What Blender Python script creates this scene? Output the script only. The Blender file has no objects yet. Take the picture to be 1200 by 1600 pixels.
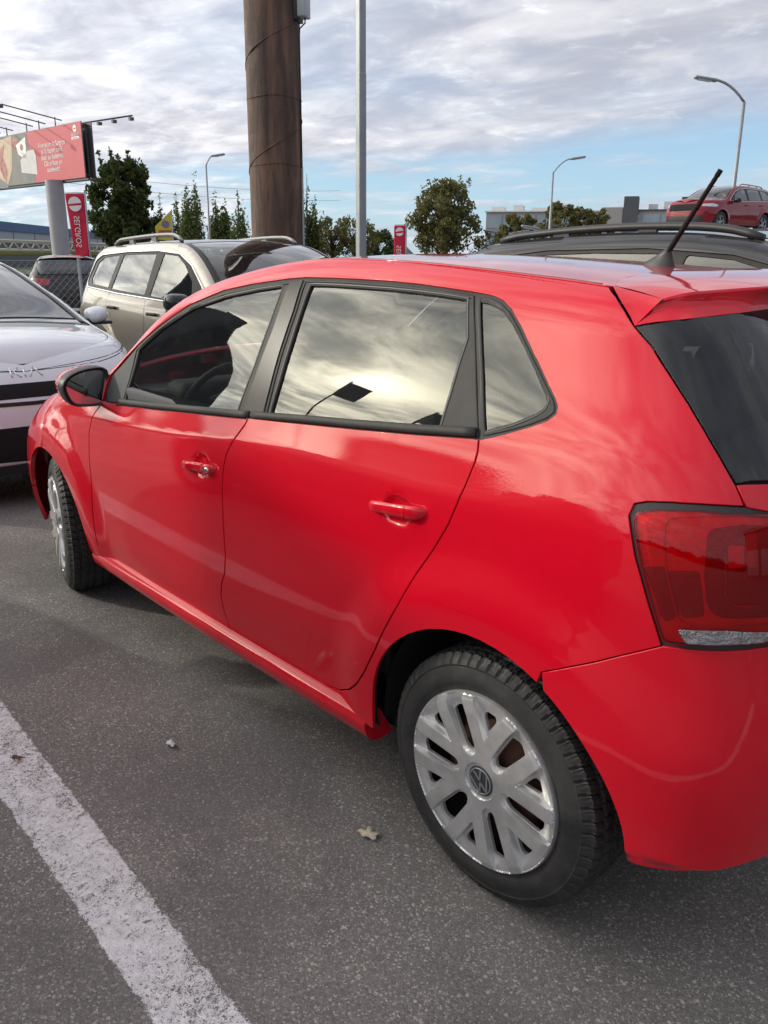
import bpy, bmesh, math, random
import numpy as np
from mathutils import Vector, Matrix
from mathutils.geometry import delaunay_2d_cdt

scene = bpy.context.scene
COL = scene.collection
R = math.radians

# ---------------------------------------------------------------- camera
cam = bpy.data.cameras.new('camera'); cam_o = bpy.data.objects.new('camera', cam); COL.objects.link(cam_o)
YAW, PITCH, ROLL = R(-41.834), R(17.009), R(0.442)
_fw = Vector((math.cos(PITCH)*math.cos(YAW), math.cos(PITCH)*math.sin(YAW), -math.sin(PITCH)))
_rt = Vector((math.sin(YAW), -math.cos(YAW), 0)); _up = _rt.cross(_fw)
_r2 = math.cos(ROLL)*_rt + math.sin(ROLL)*_up; _u2 = -math.sin(ROLL)*_rt + math.cos(ROLL)*_up
M = Matrix((_r2, _u2, -_fw)).transposed().to_4x4(); M.translation = Vector((-1.0456, 2.0404, 1.4159))
cam_o.matrix_world = M
cam.sensor_fit = 'VERTICAL'; cam.sensor_height = 36; cam.sensor_width = 27; cam.lens = 1295.06/1600*36
cam.clip_start = 0.05; cam.clip_end = 3000
scene.camera = cam_o

# ---------------------------------------------------------------- sky and sun
SUN_AZ, SUN_EL = 37.0, 21.5          # azimuth from +X towards +Y
scene.view_settings.view_transform = 'Standard'; scene.view_settings.look = 'None'
scene.view_settings.gamma = 1; scene.view_settings.use_curve_mapping = False
scene.view_settings.exposure = 1.10
world = bpy.data.worlds.new('World'); scene.world = world; world.use_nodes = True

class NT:
    """small node-tree writer"""
    def __init__(s, tree): s.t = tree; tree.nodes.clear()
    def n(s, typ, ins=None, **kw):
        nd = s.t.nodes.new(typ)
        for k, v in kw.items(): setattr(nd, k, v)
        for k, v in (ins or {}).items():
            sock = nd.inputs[k]
            if isinstance(v, bpy.types.NodeSocket): s.t.links.new(v, sock)
            elif isinstance(v, bpy.types.Node): s.t.links.new(v.outputs[0], sock)
            else: sock.default_value = v
        return nd
    def m(s, op, a, b=None, c=None, clamp=False):
        ins = {0: a}
        if b is not None: ins[1] = b
        if c is not None: ins[2] = c
        return s.n('ShaderNodeMath', ins, operation=op, use_clamp=clamp).outputs[0]
    def vm(s, op, a, b=None):
        ins = {0: a}
        if b is not None: ins[1] = b
        nd = s.n('ShaderNodeVectorMath', ins, operation=op)
        return nd.outputs['Value'] if op in ('DOT_PRODUCT', 'LENGTH', 'DISTANCE') else nd.outputs[0]
    def mix(s, f, a, b, typ='RGBA', blend='MIX'):
        nd = s.n('ShaderNodeMix', data_type=typ)
        if typ == 'RGBA': nd.blend_type = blend; ii = (0, 6, 7); o = 2
        else: ii = (0, 2, 3); o = 0
        for i, v in zip(ii, (f, a, b)):
            if isinstance(v, bpy.types.NodeSocket): s.t.links.new(v, nd.inputs[i])
            else:
                if typ == 'RGBA' and i > 0 and len(v) == 3: v = (*v, 1)
                nd.inputs[i].default_value = v
        return nd.outputs[o]
    def ss(s, lo, hi, x, a=0., b=1.):
        return s.n('ShaderNodeMapRange', {0: x, 1: lo, 2: hi, 3: a, 4: b}, interpolation_type='SMOOTHSTEP').outputs[0]
    def noise(s, vec, scale, detail=4, rough=.5, dist=0., out=0):
        return s.n('ShaderNodeTexNoise', {'Vector': vec, 'Scale': scale, 'Detail': detail, 'Roughness': rough, 'Distortion': dist}).outputs[out]
    def ramp(s, x, stops):
        nd = s.n('ShaderNodeValToRGB', {0: x}); e = nd.color_ramp.elements
        while len(e) < len(stops): e.new(0.5)
        for i, (p, c) in enumerate(stops):
            e[i].position = p; e[i].color = (*c, 1) if len(c) == 3 else c
        return nd.outputs[0]

w = NT(world.node_tree)
tc = w.n('ShaderNodeTexCoord').outputs['Generated']
dirn = w.vm('NORMALIZE', tc)
sep = w.n('ShaderNodeSeparateXYZ', {0: dirn}).outputs
sky = w.n('ShaderNodeTexSky', sky_type='NISHITA', sun_disc=False, sun_elevation=R(SUN_EL), sun_rotation=R(90-SUN_AZ), air_density=1.0, dust_density=0.6, ozone_density=1.6)
skyc = w.n('ShaderNodeVectorMath', {0: sky.outputs[0], 3: 0.11}, operation='SCALE').outputs[0]
zpos = w.m('MAXIMUM', sep[2], 0.0)
den = w.m('ADD', zpos, 0.10)
px = w.m('DIVIDE', sep[0], den); py = w.m('DIVIDE', sep[1], den)
cp = w.n('ShaderNodeCombineXYZ', {0: px, 1: py, 2: 0.3}).outputs[0]
# sun angle terms
sd = (math.cos(R(SUN_EL))*math.cos(R(SUN_AZ)), math.cos(R(SUN_EL))*math.sin(R(SUN_AZ)), math.sin(R(SUN_EL)))
cosang = w.vm('DOT_PRODUCT', dirn, sd)
ang = w.m('ARCCOSINE', cosang)
g1 = w.m('POWER', 2.718, w.m('MULTIPLY', w.m('POWER', w.m('DIVIDE', ang, R(30)), 2.0), -1.0))
g2 = w.m('POWER', 2.718, w.m('MULTIPLY', w.m('POWER', w.m('DIVIDE', ang, R(4.5)), 1.2), -1.0))
# cloud texture: broad sheets with finer streaks and billows
big = w.noise(cp, 0.42, 5, .55, .6)
fine = w.noise(w.vm('MULTIPLY', cp, (1.0, 1.6, 1)), 1.7, 7, .56, .7)
puff = w.noise(cp, 5.5, 6, .6, .3)
dens = w.m('ADD', w.m('MULTIPLY', big, 1.0), w.m('MULTIPLY', w.m('SUBTRACT', fine, .5), .22))
# the sheet of cloud thins out low on the side away from the sun
away = w.m('MULTIPLY', w.vm('DOT_PRODUCT', dirn, (.30, -.954, 0)), 1.0)
edge = w.m('ADD', 0.045, w.m('MULTIPLY', w.ss(.35, 1.0, away), .072))
wob = w.m('MULTIPLY', w.m('SUBTRACT', big, .5), .10)
cover = w.ss(-0.015, 0.030, w.m('SUBTRACT', w.m('ADD', zpos, wob), edge))
veil = w.ss(.50, .66, w.m('ADD', dens, w.m('MULTIPLY', w.ss(.2, -.5, away), .25)))
c_al = w.m('MAXIMUM', cover, w.m('MULTIPLY', veil, .85))
thin = w.ss(.30, .60, dens, .66, 1.0)
c_al = w.m('MULTIPLY', c_al, thin)
# a brighter streaky veil low over the horizon
streak = w.noise(w.n('ShaderNodeCombineXYZ', {0: w.m('MULTIPLY', w.n('ShaderNodeMath', {0: sep[1], 1: sep[0]}, operation='ARCTAN2').outputs[0], 2.2), 1: w.m('MULTIPLY', zpos, 26.0), 2: 1.7}).outputs[0], 2.0, 6, .6, .5)
c_al = w.m('MAXIMUM', c_al, w.m('MULTIPLY', w.ss(.50, .68, streak), w.ss(.30, .02, zpos, 0., .75)))
shade = w.ss(.32, .72, w.m('ADD', w.m('MULTIPLY', fine, .8), w.m('MULTIPLY', puff, .2)))
ccol = w.mix(shade, (.235, .243, .285), (.345, .348, .372))
white = w.mix(w.ss(.55, .75, puff), (.0, .0, .0), (.09, .088, .08))
ccol = w.n('ShaderNodeVectorMath', {0: ccol, 1: white}, operation='ADD').outputs[0]
glow_t = w.ss(.36, .64, w.m('ADD', w.m('MULTIPLY', fine, .65), w.m('MULTIPLY', puff, .35)), .35, 1.5)
g3 = w.m('POWER', 2.718, w.m('MULTIPLY', w.m('POWER', w.m('DIVIDE', ang, R(62)), 2.0), -1.0))
glow = w.m('ADD', w.m('MULTIPLY', g3, .26), w.m('ADD', w.m('MULTIPLY', g1, 1.75), w.m('MULTIPLY', g2, 4.0)))
gcol = w.mix(g1, (1., .96, .90), (1., .93, .68))
gvec = w.n('ShaderNodeVectorMath', {0: gcol, 3: w.m('MULTIPLY', glow, glow_t)}, operation='SCALE').outputs[0]
ccol = w.n('ShaderNodeVectorMath', {0: ccol, 1: gvec}, operation='ADD').outputs[0]
hz = w.ss(.22, .0, zpos, 0.25, .85)
sc2 = w.n('ShaderNodeVectorMath', {0: skyc, 1: (.46, .60, .76)}, operation='MULTIPLY').outputs[0]
base = w.mix(w.m('MULTIPLY', hz, .8), sc2, (.25, .34, .415))
final = w.mix(c_al, base, ccol)
bg = w.n('ShaderNodeBackground', {'Color': final, 'Strength': 1.0})
w.n('ShaderNodeOutputWorld', {'Surface': bg.outputs[0]})

sun = bpy.data.lights.new('sun', 'SUN'); sun.energy = 0.8; sun.angle = R(0.6); sun.color = (1, .93, .82)
sun_o = bpy.data.objects.new('sun', sun); COL.objects.link(sun_o)
sun_o.rotation_euler = Vector(sd).to_track_quat('Z', 'Y').to_euler()
# ---------------------------------------------------------------- car body surfaces
def mono(xs, ys):
    """smooth monotone cubic through points (vectorised)"""
    xs = np.array(xs, float); ys = np.array(ys, float)
    h = np.diff(xs); d = np.diff(ys) / h
    m = np.zeros(len(xs)); m[0] = d[0]; m[-1] = d[-1]
    for i in range(1, len(xs) - 1):
        if d[i-1] * d[i] > 0:
            w1 = 2*h[i] + h[i-1]; w2 = h[i] + 2*h[i-1]
            m[i] = (w1 + w2) / (w1/d[i-1] + w2/d[i])
    def f(x):
        x = np.asarray(x, float)
        i = np.clip(np.searchsorted(xs, x) - 1, 0, len(xs) - 2)
        t = (x - xs[i]) / h[i]
        tc = np.clip(t, 0, 1)
        y = ((1+2*tc)*(1-tc)**2*ys[i] + tc*(1-tc)**2*h[i]*m[i] + tc*tc*(3-2*tc)*ys[i+1] + tc*tc*(tc-1)*h[i]*m[i+1])
        return y + np.where(t < 0, (x-xs[0])*m[0], 0) + np.where(t > 1, (x-xs[-1])*m[-1], 0)
    return f

def cspl(xs, ys):
    """natural cubic spline (C2)"""
    xs = np.array(xs, float); ys = np.array(ys, float); n = len(xs)
    h = np.diff(xs); A = np.zeros((n, n)); b = np.zeros(n)
    A[0, 0] = A[-1, -1] = 1
    for i in range(1, n-1):
        A[i, i-1] = h[i-1]; A[i, i] = 2*(h[i-1]+h[i]); A[i, i+1] = h[i]
        b[i] = 6*((ys[i+1]-ys[i])/h[i] - (ys[i]-ys[i-1])/h[i-1])
    M = np.linalg.solve(A, b)
    def f(x):
        x = np.asarray(x, float)
        xc = np.clip(x, xs[0], xs[-1])
        i = np.clip(np.searchsorted(xs, xc) - 1, 0, n - 2)
        a = xs[i+1]-xc; c = xc-xs[i]
        y = (M[i]*a**3 + M[i+1]*c**3)/(6*h[i]) + (ys[i]/h[i]-M[i]*h[i]/6)*a + (ys[i+1]/h[i]-M[i+1]*h[i]/6)*c
        s0 = (ys[1]-ys[0])/h[0] - h[0]*(2*M[0]+M[1])/6
        s1 = (ys[-1]-ys[-2])/h[-1] + h[-1]*(M[-2]+2*M[-1])/6
        return y + np.where(x < xs[0], (x-xs[0])*s0, 0) + np.where(x > xs[-1], (x-xs[-1])*s1, 0)
    return f

def softmin(a, b, k):
    d = np.clip(0.5 + 0.5*(b-a)/k, 0, 1)
    return b*(1-d) + a*d - k*d*(1-d)

def smooth(e0, e1, x):
    t = np.clip((x-e0)/(e1-e0), 0, 1)
    return t*t*t*(t*(6*t-15)+10)

class Body:
    """side(a, z): flank wrapped round nose and tail; cap(a, t): hood, screens and roof between the two top lines"""
    xs0, xs1 = 0.15, 1.9        # the flank is straight between these, then wraps
    p0, p1 = 3.6, 3.6
    Rz, A = 0.085, 0.045        # rounding under the top line
    flare, fr0, fr1 = 0.025, 0.385, 0.565
    wheels = ((0., .297), (2.45, .297))
    bowls = ()
    barrel = 0.006
    def base(s, x, z):
        y = s.W(x, z)
        y = y * (1 - s.barrel*(x-1.1)**2)
        for wx, wz in s.wheels:
            r = np.hypot(x-wx, z-wz)
            y = y + s.flare*(1-smooth(s.fr0, s.fr1, r))
        return y
    def side(s, a, z):
        a = np.asarray(a, float); z = np.asarray(z, float)
        a, z = np.broadcast_arrays(a, z)
        zt = s.zt(a)
        d = np.clip(zt - z, 0, s.Rz)/s.Rz
        rnd = s.A*(1-np.sqrt(np.clip(1-(1-d)**2, 0, 1)))
        xm = np.clip(a, s.xs0, s.xs1)
        w = s.base(np.where(a < -.25, -.25-.22*np.tanh((-.25-a)/.22), np.where(a > 2.6, 2.6+.3*np.tanh((a-2.6)/.3), a)), z) - rnd
        # rear wrap
        ph = np.clip((s.xs0-a)/0.8, 0, math.pi/2)
        c = s.xs0 - s.xr(z)
        r = ((np.cos(ph)/w)**s.p0 + (np.sin(ph)/c)**s.p0)**(-1/s.p0)
        xr_, yr_ = s.xs0 - r*np.sin(ph), r*np.cos(ph)
        ph = np.clip((a-s.xs1)/0.8, 0, math.pi/2)
        c = s.xf(z) - s.xs1
        r = ((np.cos(ph)/w)**s.p1 + (np.sin(ph)/c)**s.p1)**(-1/s.p1)
        xf_, yf_ = s.xs1 + r*np.sin(ph), r*np.cos(ph)
        x = np.where(a < s.xs0, xr_, np.where(a > s.xs1, xf_, a))
        y = np.where(a < s.xs0, yr_, np.where(a > s.xs1, yf_, w))
        for bx, bz, rx, rz, dep in s.bowls:
            q = np.sqrt(((a-bx)/rx)**2+((z-bz)/rz)**2)
            y = y - dep*(1-smooth(0.35, 1.0, q))
        return np.stack([x, y, z], -1)
    def side_n(s, a, z, h=2e-4):
        du = s.side(a+h, z) - s.side(a-h, z)
        zh = np.minimum(z+h, s.zt(a)-1e-5); zl = np.minimum(z-h, zh-2*h)
        dv = s.side(a, zh) - s.side(a, zl)
        n = np.cross(dv, du)
        n /= np.linalg.norm(n, axis=-1, keepdims=True)+1e-12
        return np.where(n[..., 1:2] < -0.2, -n, n)
    def cap(s, a, t):
        a = np.asarray(a, float); t = np.asarray(t, float)
        a, t = np.broadcast_arrays(a, t)
        P = s.side(a, s.zt(a)-1e-6)
        cr, bow = s.crown(a), s.bow(a)
        k = 1-np.abs(t)**2.0
        return np.stack([P[..., 0]+bow*k, P[..., 1]*t, P[..., 2]+cr*k], -1)
    def cap_n(s, a, t, h=4e-4):
        du = s.cap(a+h, t)-s.cap(a-h, t); dv = s.cap(a, t+h)-s.cap(a, t-h)
        n = np.cross(du, dv); n /= np.linalg.norm(n, axis=-1, keepdims=True)+1e-12
        return np.where(n[..., 2:3] < 0, -n, n)

amin = lambda b: b.xs0 - 0.8*math.pi/2
amax = lambda b: b.xs1 + 0.8*math.pi/2

hero = Body()
_Wu = cspl([.80, .935, .98, 1.06, 1.2, 1.36, 1.46], [.855, .8062, .791, .7655, .707, .6305, .578])
_Wl = cspl([.30, .42, .5, .6, .7, .85, .935, 1.05], [.812, .819, .8235, .826, .8265, .818, .8068, .786])
_Wb = cspl([.10, .2, .3, .42, .5], [.745, .778, .800, .8195, .832])
_zc = cspl([-.5, -.3, 0, .135, .34, .63, .91, 1.1, 1.345, 1.88, 2.2, 2.45, 2.9], [.055, .048, .014, .003, -.002, -.003, -.012, -.03, -.058, -.09, -.115, -.15, -.22])
_zb = cspl([-.5, .3, .51, .71, 1.08, 1.98, 2.5], [.08, .07, .055, .035, -.005, -.03, -.03])
def _hero_w(x, z):
    zu = z - _zc(x)*smooth(.5, .8, z)*(1-smooth(.98, 1.3, z))
    zb = z - _zb(x)*smooth(.2, .4, z)*(1-smooth(.5, .7, z))
    k = .0022 + .02*smooth(1.9, 2.4, x) + .006*(1-smooth(-.4, .1, x))
    zl = np.interp(x, [-.45, -.35], [.335, .317])          # the bumper tucks in along its lower lip
    return softmin(softmin(_Wu(zu), _Wl(zu), k), _Wb(zb), .006) - .010*smooth(0, .014, zl-z)*smooth(-.2, -.28, x)
hero.W = _hero_w
hero.xs0, hero.p0 = 0.0, 4.5
hero.zt = cspl([-1.2, -.5, -.11, .3, .65, .94, 1.16, 1.32, 1.49, 1.65, 1.785, 1.90, 2.05, 2.3, 2.46, 2.65, 2.85, 3.2],
               [1.30, 1.345, 1.368, 1.398, 1.415, 1.411, 1.384, 1.352, 1.302, 1.224, 1.138, 1.062, .985, .910, .865, .805, .755, .69])
hero.p1 = 4.2
hero.xr = cspl([.1, .25, .45, .62, .75, .95, 1.05, 1.2, 1.35, 1.45], [-.54, -.60, -.635, -.635, -.61, -.585, -.545, -.44, -.31, -.22])
hero.xf = cspl([.1, .25, .45, .6, .75, .95, 1.2, 1.45], [3.10, 3.17, 3.2, 3.15, 3.02, 2.88, 2.6, 2.4])
hero.crown = cspl([-1.2, -.5, -.1, .6, 1.2, 1.6, 2.0, 2.5, 3.2], [.01, .015, .018, .014, .03, .05, .07, .06, .01])
hero.bow = cspl([-1.2, -.5, 0, .8, 1.3, 1.9, 2.4, 3.2], [0, -.06, 0, 0, .04, .12, .10, 0])
# outlines of the red hatchback's panels on its flank: (distance along the flank, height) in metres
OUT = {
 'hatch_edge': [(-0.1115,1.3672),(-0.1462,1.3506),(-0.1806,1.3287),(-0.2156,1.3018),(-0.2653,1.2674),(-0.3179,1.2165),(-0.3554,1.1772),(-0.3871,1.1387),(-0.4174,1.0978),(-0.4459,1.0557),(-0.455,1.0383),(-0.464,1.0208)],
 'lamp_top': [(-0.4639,1.0208),(-0.4337,1.0217),(-0.3923,1.0207),(-0.3493,1.0177),(-0.3116,1.0125),(-0.292,1.0056),(-0.2851,0.9967)],
 'lamp_side': [(-0.2859,0.9848),(-0.2958,0.9493),(-0.305,0.9172),(-0.3196,0.8805),(-0.3353,0.8389),(-0.3486,0.8057),(-0.3633,0.7676)],
 'bumper_gap': [(-0.3633,0.7676),(-0.3147,0.7375),(-0.2633,0.7069),(-0.2143,0.6803),(-0.1598,0.648)],
 'gap_quarter': [(0.086,1.0552),(0.0812,1.0339),(0.0817,1.0117),(0.0874,0.9857),(0.0932,0.9558),(0.1047,0.9171),(0.1215,0.8715),(0.1552,0.8103),(0.1963,0.7415),(0.239,0.6586),(0.284,0.5792),(0.3221,0.5088),(0.3763,0.4228),(0.4179,0.3699),(0.46,0.3334),(0.5199,0.3016),(0.566,0.2899)],
 'gap_doors': [(0.9351,0.9811),(0.9416,0.9643),(0.9659,0.9341),(0.9929,0.9009),(1.0136,0.8714),(1.0271,0.8275),(1.0316,0.7692),(1.0296,0.6913),(1.0301,0.6108),(1.0304,0.5491),(1.0424,0.4933),(1.0696,0.4486),(1.0844,0.4042),(1.083,0.3482),(1.069,0.2857)],
 'gap_fender': [(1.9102,0.9021),(1.9383,0.887),(1.9736,0.8544),(1.9916,0.8282),(2.0092,0.7747),(2.0063,0.7237),(2.0031,0.6195),(2.0037,0.5254),(2.0019,0.4039),(2.0008,0.326),(1.9958,0.2796)],
 'sill_top': [(2.0622,0.2636),(1.8262,0.2483),(1.5066,0.2611),(1.2759,0.2703),(1.0723,0.2773),(0.8244,0.2823),(0.668,0.2839),(0.5215,0.2918),(0.4152,0.3059),(0.3325,0.3096)],
 'sill_bot': [(2.0951,0.2099),(1.5436,0.2027),(1.0927,0.2309),(0.6784,0.2407),(0.3392,0.2607)],
 'surround': [(0.0869,1.0577),(0.1015,1.058),(0.2697,1.0402),(0.4628,1.023),(0.6883,1.0043),(0.9416,0.9802),(1.256,0.9526),(1.5165,0.9293),(1.7616,0.9099),(1.8979,0.9014),(1.9256,0.9417),(1.9169,0.9951),(1.8351,1.0636),(1.7451,1.1179),(1.5951,1.1948),(1.4455,1.2638),(1.3548,1.2911),(1.2635,1.3173),(1.1128,1.3402),(0.9427,1.3584),(0.865,1.3635),(0.7467,1.3643),(0.6414,1.3634),(0.5195,1.3617),(0.4275,1.358),(0.3187,1.3511),(0.2275,1.3443),(0.1786,1.3393),(0.1468,1.3313),(0.1144,1.3146),(0.076,1.2847),(0.0124,1.228),(-0.0454,1.1819),(-0.0753,1.1587),(-0.0886,1.1437),(-0.0902,1.1322),(-0.0744,1.1184),(-0.0385,1.1028),(0.0066,1.0854),(0.0516,1.0684)],
 'belt_top': [(0.1077,1.0649),(0.2735,1.0508),(0.4675,1.0358),(0.6931,1.0167),(0.9472,0.9935),(1.2627,0.9672),(1.5239,0.945),(1.7525,0.9244)],
 'frontglass': [(1.7515,0.9223),(1.7405,0.9918),(1.7273,1.1064),(1.5864,1.1829),(1.4093,1.2595),(1.2421,1.3011),(1.082,1.3266),(0.9614,1.3407),(0.9635,1.2469),(0.9753,1.1239),(1.0059,0.9908),(1.3465,0.96)],
 'rearglass': [(0.8374,0.9983),(0.8297,1.0873),(0.8303,1.2043),(0.8335,1.3475),(0.7336,1.3485),(0.6286,1.3474),(0.5071,1.3455),(0.4159,1.3424),(0.3296,1.3381),(0.2516,1.3327),(0.2119,1.2511),(0.2123,1.2041),(0.2087,1.1347),(0.2099,1.0534),(0.3763,1.0386),(0.6118,1.0184)],
 'corner_trim': [(0.207,1.2487),(0.1579,1.1603),(0.1077,1.0649),(0.2061,1.054),(0.2058,1.1283),(0.2105,1.2043)],
 'quarterglass': [(0.2117,1.3288),(0.1894,1.3283),(0.1687,1.3239),(0.1357,1.3123),(0.0976,1.2872),(0.0431,1.2416),(-0.0141,1.191),(-0.0498,1.1619),(-0.0584,1.1509),(-0.0554,1.1386),(-0.0415,1.1273),(0.0128,1.1006),(0.0793,1.0757),(0.1421,1.2012)],
 'quarter_clear': [(0.1505,1.292),(0.1309,1.2879),(0.1098,1.2801),(0.0806,1.2577),(0.0295,1.2116),(-0.0189,1.1744),(-0.0387,1.1595),(-0.0441,1.1481),(-0.0352,1.1374),(-0.002,1.1249),(0.0338,1.1101),(0.0452,1.1086),(0.0966,1.199)],
 'bpillar': [(0.9768,0.9894),(0.9512,1.0913),(0.9331,1.2228),(0.9332,1.3518),(0.8736,1.3599),(0.865,1.2777),(0.8669,1.168),(0.8634,1.0666),(0.8672,1.001)],
 'sail': [(1.8837,0.9078),(1.9059,0.9394),(1.8879,0.9959),(1.7452,1.1049),(1.7505,0.9907),(1.7617,0.921)],
 'rearframe': [(0.8595,0.99),(0.8589,1.0637),(0.8622,1.165),(0.861,1.2762),(0.8693,1.3617),(0.746,1.3635),(0.6407,1.3627),(0.5183,1.3602),(0.4264,1.3566),(0.3177,1.3497),(0.232,1.3428),(0.1879,1.2634),(0.1369,1.1626),(0.086,1.0604),(0.2706,1.0429),(0.4638,1.0258),(0.6625,1.0096)],
 'frontframe': [(1.8935,0.9042),(1.9141,0.943),(1.9,0.9946),(1.7403,1.114),(1.5917,1.1909),(1.4412,1.26),(1.3505,1.2874),(1.2591,1.3136),(1.109,1.3367),(0.9394,1.3551),(0.8714,1.3608),(0.864,1.276),(0.8651,1.1647),(0.8619,1.0634),(0.8625,0.9896),(0.943,0.9835),(1.2576,0.9563),(1.5183,0.9332),(1.7637,0.9141)],
 'quarterframe': [(0.2248,1.3431),(0.1777,1.338),(0.1477,1.33),(0.1154,1.3133),(0.0771,1.2834),(0.0135,1.2266),(-0.0443,1.1806),(-0.0742,1.1574),(-0.0854,1.1434),(-0.0866,1.1329),(-0.0724,1.1193),(-0.038,1.1039),(0.007,1.0865),(0.0809,1.0612),(0.1299,1.1634)],
 'glass_edge': [(-0.2156,1.3018),(-0.2653,1.2674),(-0.3179,1.2165),(-0.3554,1.1772),(-0.3871,1.1387),(-0.4174,1.0978),(-0.4459,1.0557)],
 'hatchglass_low': [(-0.4459,1.0557),(-0.4712,1.0565),(-0.4977,1.0566)],
 'lens': [(-0.2977,0.9905),(-0.3301,1.0009),(-0.3937,1.0082),(-0.4561,1.0068),(-0.5149,1.0004),(-0.5334,0.8018),(-0.479,0.7965),(-0.4355,0.7891),(-0.3871,0.7822),(-0.366,0.7804),(-0.3527,0.8152),(-0.3348,0.8635),(-0.3154,0.9186),(-0.3028,0.962)],
 'reverse': [(-0.3846,0.8077),(-0.421,0.8126),(-0.4532,0.8167),(-0.5153,0.8237),(-0.5308,0.8238),(-0.5331,0.8041),(-0.5178,0.8018),(-0.4556,0.7938),(-0.4187,0.7888),(-0.3972,0.7869)],
 'lens_dark': [(-0.4102,0.9762),(-0.4188,0.9853),(-0.4599,0.9939),(-0.515,0.9985),(-0.5291,0.8377),(-0.4446,0.8365),(-0.429,0.8438),(-0.4207,0.8619),(-0.4126,0.9055)],
 'lens_low': [(-0.3214,0.9029),(-0.351,0.9098),(-0.3585,0.9046),(-0.3832,0.8321),(-0.3638,0.8133),(-0.3547,0.8252),(-0.3384,0.8679)],
 'lens_low2': [(-0.3595,0.9038),(-0.4035,0.9119),(-0.4102,0.8829),(-0.4186,0.8365),(-0.3895,0.8264),(-0.3732,0.8646)],
 'lens_block': [(-0.4657,0.981),(-0.4812,0.9812),(-0.4857,0.9262),(-0.4704,0.9259)],
 'lens_block2': [(-0.4418,0.9593),(-0.4644,0.9605),(-0.4657,0.9257),(-0.4453,0.9223)],
 'lens_U': [(-0.4372,0.959),(-0.4409,0.9198),(-0.4451,0.8773),(-0.4511,0.8644),(-0.4629,0.8585),(-0.4866,0.8594),(-0.5266,0.8593)],
 'lens_line': [(-0.4989,1.0079),(-0.4207,1.0058),(-0.3638,0.997),(-0.3498,0.9906),(-0.3452,0.9792),(-0.3477,0.9493),(-0.3533,0.9159),(-0.3655,0.8743),(-0.3795,0.8312),(-0.3862,0.821),(-0.4019,0.8161),(-0.4667,0.8223),(-0.5249,0.8289)],
 'frit_hatch': [(-0.2367,1.2949),(-0.3127,1.2962),(-0.3765,1.3042),(-0.5245,1.31)],
 'hatch_clear': [(-0.5249,1.3111),(-0.4665,1.3072),(-0.3908,1.2999),(-0.3387,1.2956),(-0.326,1.289),(-0.33,1.2762),(-0.3464,1.2564),(-0.3681,1.236),(-0.3849,1.2188),(-0.4065,1.1939),(-0.428,1.1693),(-0.4519,1.145),(-0.4727,1.1206),(-0.4977,1.0988)],
 'handle_r': [(0.3766,0.8602),(0.3483,0.8695),(0.2837,0.8776),(0.2321,0.8832),(0.1976,0.8837),(0.1868,0.879),(0.1907,0.8651),(0.2077,0.8567),(0.2377,0.8511),(0.301,0.8467),(0.3494,0.8432),(0.3725,0.8457)],
 'handle_f': [(1.2663,0.7946),(1.2506,0.8097),(1.1739,0.8157),(1.0966,0.8183),(1.0698,0.8098),(1.0764,0.7931),(1.1138,0.7838),(1.172,0.7803),(1.2448,0.7803),(1.2616,0.7853)],
 'crease_line': [(1.9098,0.8354),(1.3604,0.8682)],
 'lampgas_bot': [(-0.3633,0.7676),(-0.3883,0.7705),(-0.4175,0.772),(-0.4574,0.7765),(-0.4874,0.7805),(-0.5196,0.7856),(-0.5512,0.7884)],
 'lamp_top2': [(-0.4639,1.0208),(-0.4987,1.0143),(-0.5312,1.0064)],
}
# ---------------------------------------------------------------- tags and mesh helpers
def tag(o, label=None, cat=None, group=None, kind=None):
    if label: o['label'] = label
    if cat: o['category'] = cat
    if group: o['group'] = group
    if kind: o['kind'] = kind
    return o

def empty(name, loc=(0, 0, 0), rz=0.0):
    o = bpy.data.objects.new(name, None); COL.objects.link(o)
    o.empty_display_size = .3
    o.location = loc; o.rotation_euler = (0, 0, rz); return o

def link_mesh(name, me, parent=None, mat=None, loc=None):
    o = bpy.data.objects.new(name, me); COL.objects.link(o)
    if mat is not None:
        for m_ in (mat if isinstance(mat, (list, tuple)) else [mat]): me.materials.append(m_)
    if parent is not None: o.parent = parent
    if loc is not None: o.location = loc
    return o

def raw(name, V, Fc, mat=None, parent=None, smooth_=True, normals=None, loc=None, mi=None):
    me = bpy.data.meshes.new(name)
    V = np.asarray(V, float)
    me.from_pydata([tuple(v) for v in V.tolist()], [], [tuple(int(i) for i in f) for f in Fc])
    me.update()
    me.polygons.foreach_set('use_smooth', [bool(smooth_)]*len(me.polygons))
    if mi is not None: me.polygons.foreach_set('material_index', mi)
    if normals is not None:
        me.normals_split_custom_set_from_vertices([tuple(n) for n in np.asarray(normals).tolist()])
    return link_mesh(name, me, parent, mat, loc)

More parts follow.
